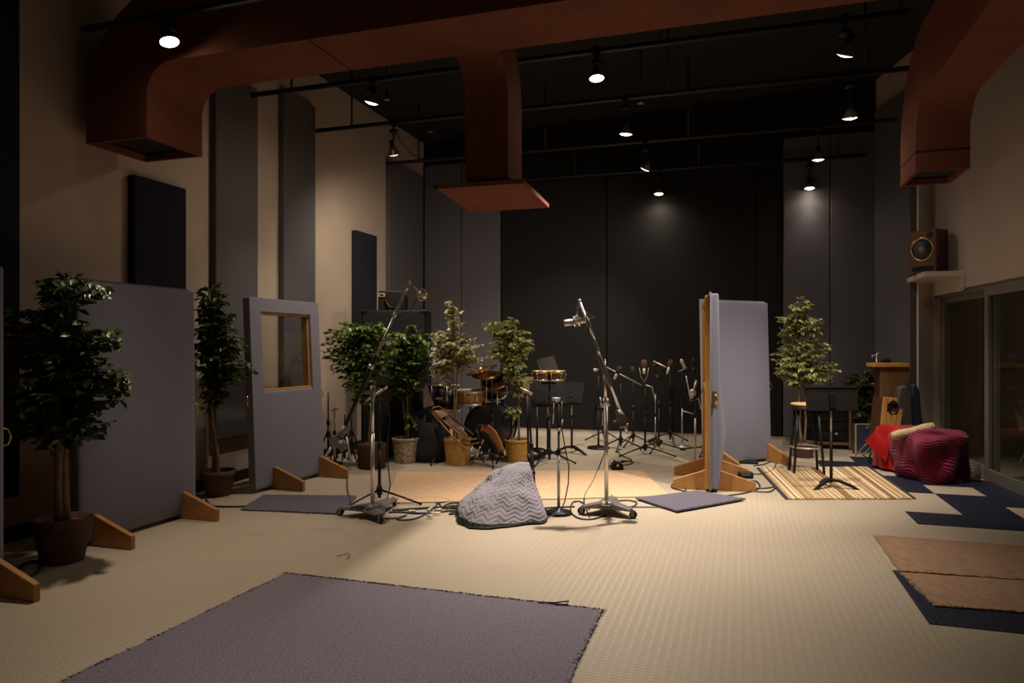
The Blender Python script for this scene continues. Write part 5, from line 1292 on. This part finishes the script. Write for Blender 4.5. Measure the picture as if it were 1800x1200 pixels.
# tall grey-brown soft case leaning behind it, with a dark slab standing in for the shadow in the corner
def case_shadow_slab(label, dpt, outline, mt, th):
    pts = [PD(u, v, dpt) for u, v in outline]
    for p in pts: p.z = max(p.z, .01)
    c_ = sum(pts, V((0, 0, 0))) / len(pts)
    o = single('case_and_shadow', slab(pts, th, back_n), mt, label, 'instrument case', bevel=.03, seg=3); return o
case_shadow_slab('tall grey-brown soft instrument case leaning beside the slatted box', 8.68, [(1576, 790), (1600, 790), (1606, 740), (1604, 690), (1594, 676), (1582, 680), (1578, 700)], mat('grey_brown_nylon', (.055, .046, .040), .7, var=.15, scale=8, bump=.2, bscale=50), .12)
case_shadow_slab('dark navy slab standing in for shadow against the wall by the door', 8.72, [(1604, 792), (1620, 790), (1621, 728), (1618, 688), (1612, 674), (1604, 676), (1602, 700)], mat('dark_navy_shadow', (.016, .018, .034), .6, var=.15, scale=8, bump=.2, bscale=50), .12)
# chrome stand with a boom clip
g = G(1541, 806); d_ = depth(g)
t, tp = tripod('tall chrome stand with a clip arm in front of the brown cabinet', g, zat(g, 622), .26, .9, .010, chrome, chrome, hubz=.3)
tpx = lambda u, v: PD(u, v, d_)
obj('clip_arm', MB().tube([tpx(1533, 627), tpx(1545, 620), tpx(1551, 619)], .006, 8).tube([tpx(1533, 624), tpx(1535, 629)], .014, 8), steel, t, world=True)
obj('side_clamp', MB().tube([tpx(1543, 640), tpx(1553, 641)], .018, 8).tube([tpx(1543, 676), tpx(1549, 677)], .014, 8), black_metal, t, world=True)

# ------------------------------------------------------------------ cloths
def cloth_mat(name, col, bs): return mat(name, col, 0.95, var=.12, scale=30, bump=.35, bscale=bs, spec=.1, sheen=.2)
red_m = cloth_mat('red_wool', (0.34, 0.006, 0.008), 160)
fuch_m = cloth_mat('raspberry_knit', (0.17, 0.010, 0.038), 240)
rfoot = [(1540, 824), (1560, 830), (1600, 835), (1632, 830), (1642, 823), (1600, 821), (1560, 820), (1534, 819)]
def drape(label, name, foot, cpx, ztop, mt, amp, seed, ribs=0, nu=150, nv=60, flat=.45, power=1.0, belly=0.0, zmin=.01, fold=8, cat='cloth'):
    P = [G(*p) for p in foot]; n = len(P); c_ = G(*cpx)
    def at(a):
        x = (a % 1) * n; i = int(x); f_ = x - i
        p0, p1, p2, p3 = P[(i - 1) % n], P[i % n], P[(i + 1) % n], P[(i + 2) % n]
        return .5 * (2 * p1 + (p2 - p0) * f_ + (2 * p0 - 5 * p1 + 4 * p2 - p3) * f_ ** 2 + (3 * p1 - p0 - 3 * p2 + p3) * f_ ** 3)
    def fn(a, t_):
        p = at(a); out = p - c_; 
        rad = min(1, t_ / flat) * .80 if t_ < flat else .80 + .20 * ((t_ - flat) / (1 - flat))
        zz = ztop * (1 - .10 * (t_ / flat) ** 2) if t_ < flat else ztop * .90 * (1 - ((t_ - flat) / (1 - flat)) ** power)
        tt = max(0, (t_ - flat) / (1 - flat)); rad += belly * math.sin(PI * tt ** .8)
        q = c_ + out * rad; q.z = zz
        o = out.normalized()
        # big folds that turn with noise
        w_ = noise.noise(V((q.x * 2.2, q.y * 2.2, zz * 2.2 + seed))); w2 = noise.noise(V((q.x * 5 + 7, q.y * 5, zz * 5 + seed)))
        k = min(1, t_ * 3)
        disp = amp * (w_ * 1.2 + w2 * .5) + amp * .45 * math.sin(2 * PI * (a * fold + w_ * .9)) * max(0, (t_ - flat * .6)) 
        if ribs:
            ph = (zz * 1.0 + q.x * .35 + w_ * .18 + w2 * .06)
            disp += .0065 * math.sin(2 * PI * ph * ribs)
        q = q + o * disp * k; q.z = max(zmin, zz + disp * .5 * (1 - .5 * t_))
        return q
    m = MB().grid(fn, nu, nv, wrap=True)
    return single(name, m, mt, label, cat)
drape('bright red wool cloth draped over something low beside the navy case', 'draped_cloth', rfoot, (1588, 827), PD(1580, 746, 8.3).z, red_m, .05, 3, flat=.55, power=1.7, zmin=.03, fold=9)
# red corner pulled out to the left
dR = depth(G(1540, 822))
tri = [PD(1549, 746, dR - .05), PD(1520, 772, dR - .1), PD(1538, 788, dR - .1), PD(1560, 775, dR - .12)]
# chrome legs below the red cloth
for (a, b_, lb) in (((1544, 775), (1517, 800), 'black-tipped leg of the low stand under the red cloth'), ((1538, 780), (1526, 811), 'bright chrome leg of the low stand under the red cloth')):
    p = PD(*a, dR - .05); q = G(*b_); q.z = .012
    o = MB().tube([p, q], .011, 8); o.ball(q, .016, 8, 5); single('stand_leg_tube', o, chrome if b_[0] > 1520 else steel, lb, 'stand leg')
def patch(label, name, quad, mt, amp, seed, cat):
    A, B, C, D = quad
    nv_ = (B - A).cross(D - A).normalized()
    def fn(a, c_):
        p = A.lerp(B, a).lerp(D.lerp(C, a), c_); return p + nv_ * (amp * math.sin(9 * a + 3 * c_ + seed) + amp * noise.noise(p * 7))
    m = MB().grid(fn, 24, 18); n = len(m.v); m2 = MB(); m2.v = m.v + [tuple(V(p) - nv_ * .008) for p in m.v]; m2.f = m.f + [tuple(i + n for i in f[::-1]) for f in m.f]; m2.sm = [True] * len(m2.f)
    return single(name, m2, mt, label, cat)
patch('red cloth corner hanging out over the chrome legs', 'draped_cloth', [PD(1521, 774, dR - .2), PD(1549, 745, dR - .15), PD(1572, 752, dR - .30), PD(1556, 812, dR - .28)], red_m, .016, 1, 'cloth')
ffoot = [(1584, 833), (1602, 843), (1632, 850), (1668, 851), (1690, 849), (1699, 843), (1690, 838), (1650, 833), (1612, 830), (1588, 829)]
drape('raspberry ribbed blanket heaped on the checkered tiles before the glass door', 'ribbed_blanket', ffoot, (1645, 840), PD(1650, 752, 7.7).z, fuch_m, .13, 21, ribs=36, nu=260, nv=150, flat=.40, power=1.45, fold=5, belly=.26, cat='blanket')
p, q = PD(1567, 766, 7.80), PD(1642, 749, 7.85); bol = mat('pale_flecked_bark', (.60, .45, .27), .7, col2=(.36, .24, .12), scale=14, stretch=(6, 1, 6), bump=.3, bscale=40)
m = MB().tube([p, p.lerp(q, .04), p.lerp(q, .2), p.lerp(q, .5) + V((0, 0, -.006)), p.lerp(q, .8), p.lerp(q, .97), q], [.022, .040, .050, .048, .054, .048, .024], 16)
single('bolster', m, bol, 'pale flecked log-shaped roll lying across the red and raspberry cloths', 'roll')

# ================================================================== SPEAKER ON ITS SHELF
sR = WR(1697, 484, 0.0); zs_ = sR.z; Yf = sR.y
xl_ = PY(1624, 486, Yf).x; far_ = min(PX(1575, 494, xl_).y, YJ + .6); zt2 = PY(1624, 477, Yf).z
t = thing('wall_shelf', 'white shelf on the right wall carrying the wooden loudspeaker', 'shelf', (xl_, Yf, zs_))
m = MB(); P = [(xl_, Yf), (xr(Yf) - .001, Yf), (xr(far_) - .001, far_), (xl_, far_)]
m.add([(x, y, z) for z in (zs_, zt2) for x, y in P], [(3, 2, 1, 0), (4, 5, 6, 7), (0, 1, 5, 4), (1, 2, 6, 5), (2, 3, 7, 6), (3, 0, 4, 7)])
obj('shelf_board', m, white_metal, t, .003, world=True)
obj('backer', rprism(Yf + .02, far_ - .05, zs_ - .17, zs_, .02, -.022), white_metal, t, world=True)
# cabinet: woofer face turned to the room
n0 = PD(1646, 478, depth(V((xl_, Yf, 0))) + .12); lf = PD(1598, 480, depth(n0) + .30)
cor = V((n0.x, n0.y, zt2)); fl = V((lf.x, lf.y, 0)) - V((cor.x, cor.y, 0)); fdir = fl.normalized(); fw = fl.length
fw = min(fw, .40); hSp = PD(1646, 401, depth(cor)).z - zt2
sd = V((-fdir.y, fdir.x, 0)); sd = -sd if sd.x < 0 else sd
t = thing('wooden_loudspeaker', 'walnut bookshelf loudspeaker with one big woofer on the wall shelf', 'loudspeaker', (cor.x, cor.y, zt2 + .001), math.atan2(fdir.y, fdir.x))
# local: x along the front face away from the near corner, depth towards the wall
dl_ = 1 if V((-fdir.y, fdir.x, 0)).dot(sd) > 0 else -1
dp = .29
prof = [(0, 0), (0, dp * .75), (fw * .10, dp), (fw, dp), (fw, 0)]
m = MB(); n = len(prof); m.add([(x, dl_ * y, z) for z in (0, hSp) for x, y in prof], [tuple(range(n)), tuple(range(n, 2 * n))] + [(i, (i + 1) % n, (i + 1) % n + n, i + n) for i in range(n)])
obj('cabinet', m, wood_dark, t, .004)
wal = mat('walnut_baffle', (.15, .062, .026), .42, col2=(.11, .042, .016), scale=4, stretch=(3, 3, 14), bump=.03)
e = -.003 * dl_
obj('baffle', MB().box2((.014, min(e, 0), .014), (fw - .014, max(e, 0), hSp - .014)), wal, t)
X = frame((fw * .52, e * 1.2, hSp * .56), (0, -dl_, 0)); r = fw * .40
obj('woofer_ring', MB().lathe([(r * .90, 0), (r * 1.06, 0), (r * 1.06, .006), (r * .90, .008)], 36, X, ring=True, wob=lambda q, z: .05 * max(0, math.cos(4 * q)) ** 6), brass, t)
obj('woofer_surround', MB().lathe([(r * .91, .004), (r * .86, .012), (r * .78, .010), (r * .74, .0)], 36, X, ring=True), black_plastic, t)
obj('woofer_cone', MB().lathe([(r * .76, .006), (r * .30, .003), (r * .28, .012), (r * .15, .02), (.001, .022)], 36, X), mat('grey_paper_cone', (.17, .155, .14), .6, bump=.1), t)
obj('bass_port', MB().lathe([(.001, .001), (fw * .105, .001), (fw * .115, .004), (fw * .105, .006)], 20, frame((fw * .22, e, hSp * .88), (0, -dl_, 0))), black_plastic, t)
obj('badge_plate', MB().box2((fw * .10, min(e * 2, 0), .03), (fw * .88, max(e * 2, 0), hSp * .17)), black_plastic, t)
cwp = [V((xr(Yf) - .03, Yf + .2, zs_ - .01)), V((xr(Yf) - .03, Yf + .16, zs_ - .10)), V((xr(Yf) - .03, Yf + .08, zs_ - .14)), V((xr(Yf) - .02, Yf + .02, zs_ - .17))]
single('speaker_wire', MB().tube(cwp, .004, 6), cable_m, 'thin wire hanging under the white shelf', 'wire')

# ================================================================== CHAIR BEHIND THE GLASS
g = G(1768, 832); g = g + V((.55, .35, 0)); dC_ = depth(g)
t = thing('shell_chair', 'pale moulded shell chair with metal legs behind the glass door', 'chair', (g.x, g.y, 0), .5)
def shell(a, c_):
    x = (a - .5) * .46; y = c_
    if y < .5: p = V((x, -.22 + y * .8, .44 + .02 * (1 - y * 2) ** 2 + .25 * x * x))
    else: k = (y - .5) * 2; p = V((x * (1 - .15 * k), .18 + .10 * k, .44 + .34 * k + .25 * x * x * (1 - k))); p.y -= .9 * x * x * k
    return p
m = MB().grid(shell, 12, 18); n = len(m.v); m.v += [(x, y + .004, z - .012) for x, y, z in m.v]; m.f += [tuple(i + n for i in f[::-1]) for f in m.f]; m.sm = [True] * len(m.f)
obj('seat_shell', m, white_metal, t)
for sx, sy in ((-1, -1), (1, -1), (-1, 1), (1, 1)): obj('leg', MB().tube([(sx * .10, sy * .08, .43), (sx * .23, sy * .22, .01)], .011, 8), chrome, t)

# ================================================================== CABLES AND SMALL THINGS ON THE FLOOR
def cable(label, pts, r=.006, mt=cable_m, name='cable', z=.008):
    P = [G(p[0], p[1], p[2] if len(p) > 2 else z) for p in pts]; out = []
    n = len(P)
    for i in range(n - 1):
        p0, p1, p2, p3 = P[max(0, i - 1)], P[i], P[i + 1], P[min(n - 1, i + 2)]
        for j in range(6):
            f_ = j / 6; out.append(.5 * (2 * p1 + (p2 - p0) * f_ + (2 * p0 - 5 * p1 + 4 * p2 - p3) * f_ ** 2 + (3 * p1 - p0 - 3 * p2 + p3) * f_ ** 3))
    out.append(P[-1]); return single(name, MB().tube(out, r, 6), mt, label, 'cable')
cable('single black lead running from the chrome stand toward the left boom base', [(611, 818), (610, 850), (613, 872), (620, 890), (640, 897), (670, 888), (690, 884)], .006)
cable('thick black leads between the left boom base and the blanket, rearmost', [(690, 897), (730, 894), (770, 892), (806, 893)], .013)
cable('blue-black lead lying flat right of the left boom base', [(684, 900), (710, 900), (735, 902), (760, 900), (775, 897)], .010, mat('blue_cable_rubber', (.02, .035, .08), .4, bump=.02))
cable('loop of black lead rising above the cable pile', [(700, 884), (735, 876), (765, 874), (790, 878), (780, 882), (765, 884)], .005)
cable('black lead curling in front of the cable pile', [(676, 911), (700, 910), (715, 905), (697, 912), (720, 913), (745, 905), (765, 890), (770, 884), (775, 890), (768, 896)], .006)
cable('coiled black lead next to the blanket', [(775, 893), (790, 885), (806, 884), (800, 890), (785, 893), (792, 889), (806, 889)], .008, z=.018)
cable('second coil of black lead against the blanket', [(770, 900), (785, 898), (806, 897), (790, 903), (806, 902)], .008)
for i, (a, b_, lb) in enumerate((((718, 898), (731, 898), 'silver cable plug nearest to the left boom base'), ((764, 896), (777, 895), 'silver cable plug upper one of the pile'), ((757, 902), (775, 901), 'brightest silver cable plug in the pile'), ((752, 897), (762, 889), 'silver cable plug pointing up in the pile'), ((750, 906), (761, 908), 'silver cable plug lowest in the pile'))):
    p, q = G(*a, .022), G(*b_, .022)
    single('cable_plug', MB().tube([p, p.lerp(q, .1), p.lerp(q, .75), q], [.008, .012, .012, .008], 10), nickel, lb, 'cable plug', 'plugs in the cable pile')
cable('black lead looping around the left caster of the right boom stand', [(1064, 792), (1045, 840), (1029, 868), (1027, 886), (1031, 895), (1036, 907), (1036, 905)], .006)
cable('large loop of lead lying in front of the right boom stand', [(1036, 895), (1022, 882), (1008, 882), (1003, 892), (1006, 903), (1020, 911), (1040, 912), (1060, 907), (1066, 905)], .006)
cable('black lead from the blanket to the round-based stands', [(930, 901), (955, 893), (985, 891), (1010, 890)], .007)
cable('lead looping behind the right boom base toward the small mat', [(1085, 880), (1105, 879), (1119, 883), (1112, 890), (1095, 889), (1085, 885)], .006)
cable('pair of leads running right under the small blue mat', [(1086, 893), (1110, 891), (1150, 891), (1170, 892)], .005)
cable('black lead from the foot box curling toward the back cluster', [(1075, 821), (1062, 820), (1070, 818), (1100, 817), (1113, 812), (1095, 809), (1092, 812), (1110, 808), (1092, 800), (1087, 793)], .006)
cable('lead under the near foot of the edge-on gobo', [(1197, 845), (1183, 850), (1182, 857), (1200, 862), (1207, 864), (1205, 856), (1225, 859), (1250, 858)], .006)
cable('lead snaking right from the edge-on gobo toward the straw mat', [(1275, 871), (1310, 866), (1335, 857), (1330, 846), (1315, 846), (1312, 855), (1340, 858), (1362, 856), (1352, 864), (1325, 863), (1312, 860)], .006)
cable('lead from the black power box to the foot of the plain gobo', [(1320, 833), (1340, 832), (1358, 826), (1365, 812), (1366, 805), (1345, 815), (1325, 818)], .006)
cable('black power lead coiled beside the largest ficus', [(14, 1012), (30, 1000), (50, 988), (68, 988), (70, 1000), (55, 1012), (30, 1024), (16, 1028), (35, 1028), (50, 1027)], .010)
cable('black leads behind the ficus between the left gobos', [(362, 878), (372, 888), (392, 890), (420, 890), (440, 889)], .008)
m = MB(); g = G(50, 1027, .014); m.tube([g, G(55, 1026, .014)], .02, 10); single('power_plug', m, black_plastic, 'black power plug at the end of the lead by the largest ficus', 'plug')
g = G(1086, 826); m = MB().prism([(-.07, 0), (.07, 0), (.065, .06), (.03, .085), (-.03, .085), (-.065, .06)], .12, M.Translation(g) @ M.Rotation(TH, 4, 'Z'))
t = thing('foot_box', 'small black box with a bright switch on the floor behind the peach carpet', 'switch box', (g.x, g.y, 0))
obj('body', m, black_plastic, t, .006, world=True); obj('switch', MB().lathe([(.001, 0), (.018, 0), (.014, .02), (.001, .022)], 12, frame(g + V((.0, -.005, .05)), V((sT, -cT, .3)))), steel, t, world=True)
for u in (-.05, .05): obj('terminal', MB().tube([g + V((u, .06, .08)), g + V((u, .06, .105))], .012, 8), black_metal, t, world=True)
g = G(1310, 840); m = MB().box((0, 0, .035), (.16, .09, .07))
t = thing('power_box', 'small black power box with a lead right of the edge-on gobo', 'power box', (g.x, g.y, 0), .2)
obj('body', m, black_plastic, t, .012, 3); obj('label_strip', MB().box((0, -.047, .045), (.10, .004, .015)), cast_grey, t)
g = G(1318, 815); o = obj('power_strip', MB().box((0, 0, .02), (.2, .06, .04)), black_plastic, None, .008); o.location = (g.x, g.y, 0); tag(o, 'flat black power strip at the base of the plain right gobo', 'power strip')
# loose scraps
m = MB().tube([G(592, 977, .006), G(606, 974, .008), G(613, 972, .012), G(614, 978, .006), G(608, 982, .006)], .003, 6)
single('wire_scrap', m, brass, 'yellow wire scrap on the floor before the left boom stand', 'wire')
m = MB().tube([G(946, 1058, .018), G(975, 1059, .022), G(1000, 1056, .02), G(996, 1062, .018), G(975, 1062, .016)], .004, 6)
single('thread_tuft', m, fray_m, 'dark loose thread clump on the edge of the large blue carpet', 'thread')
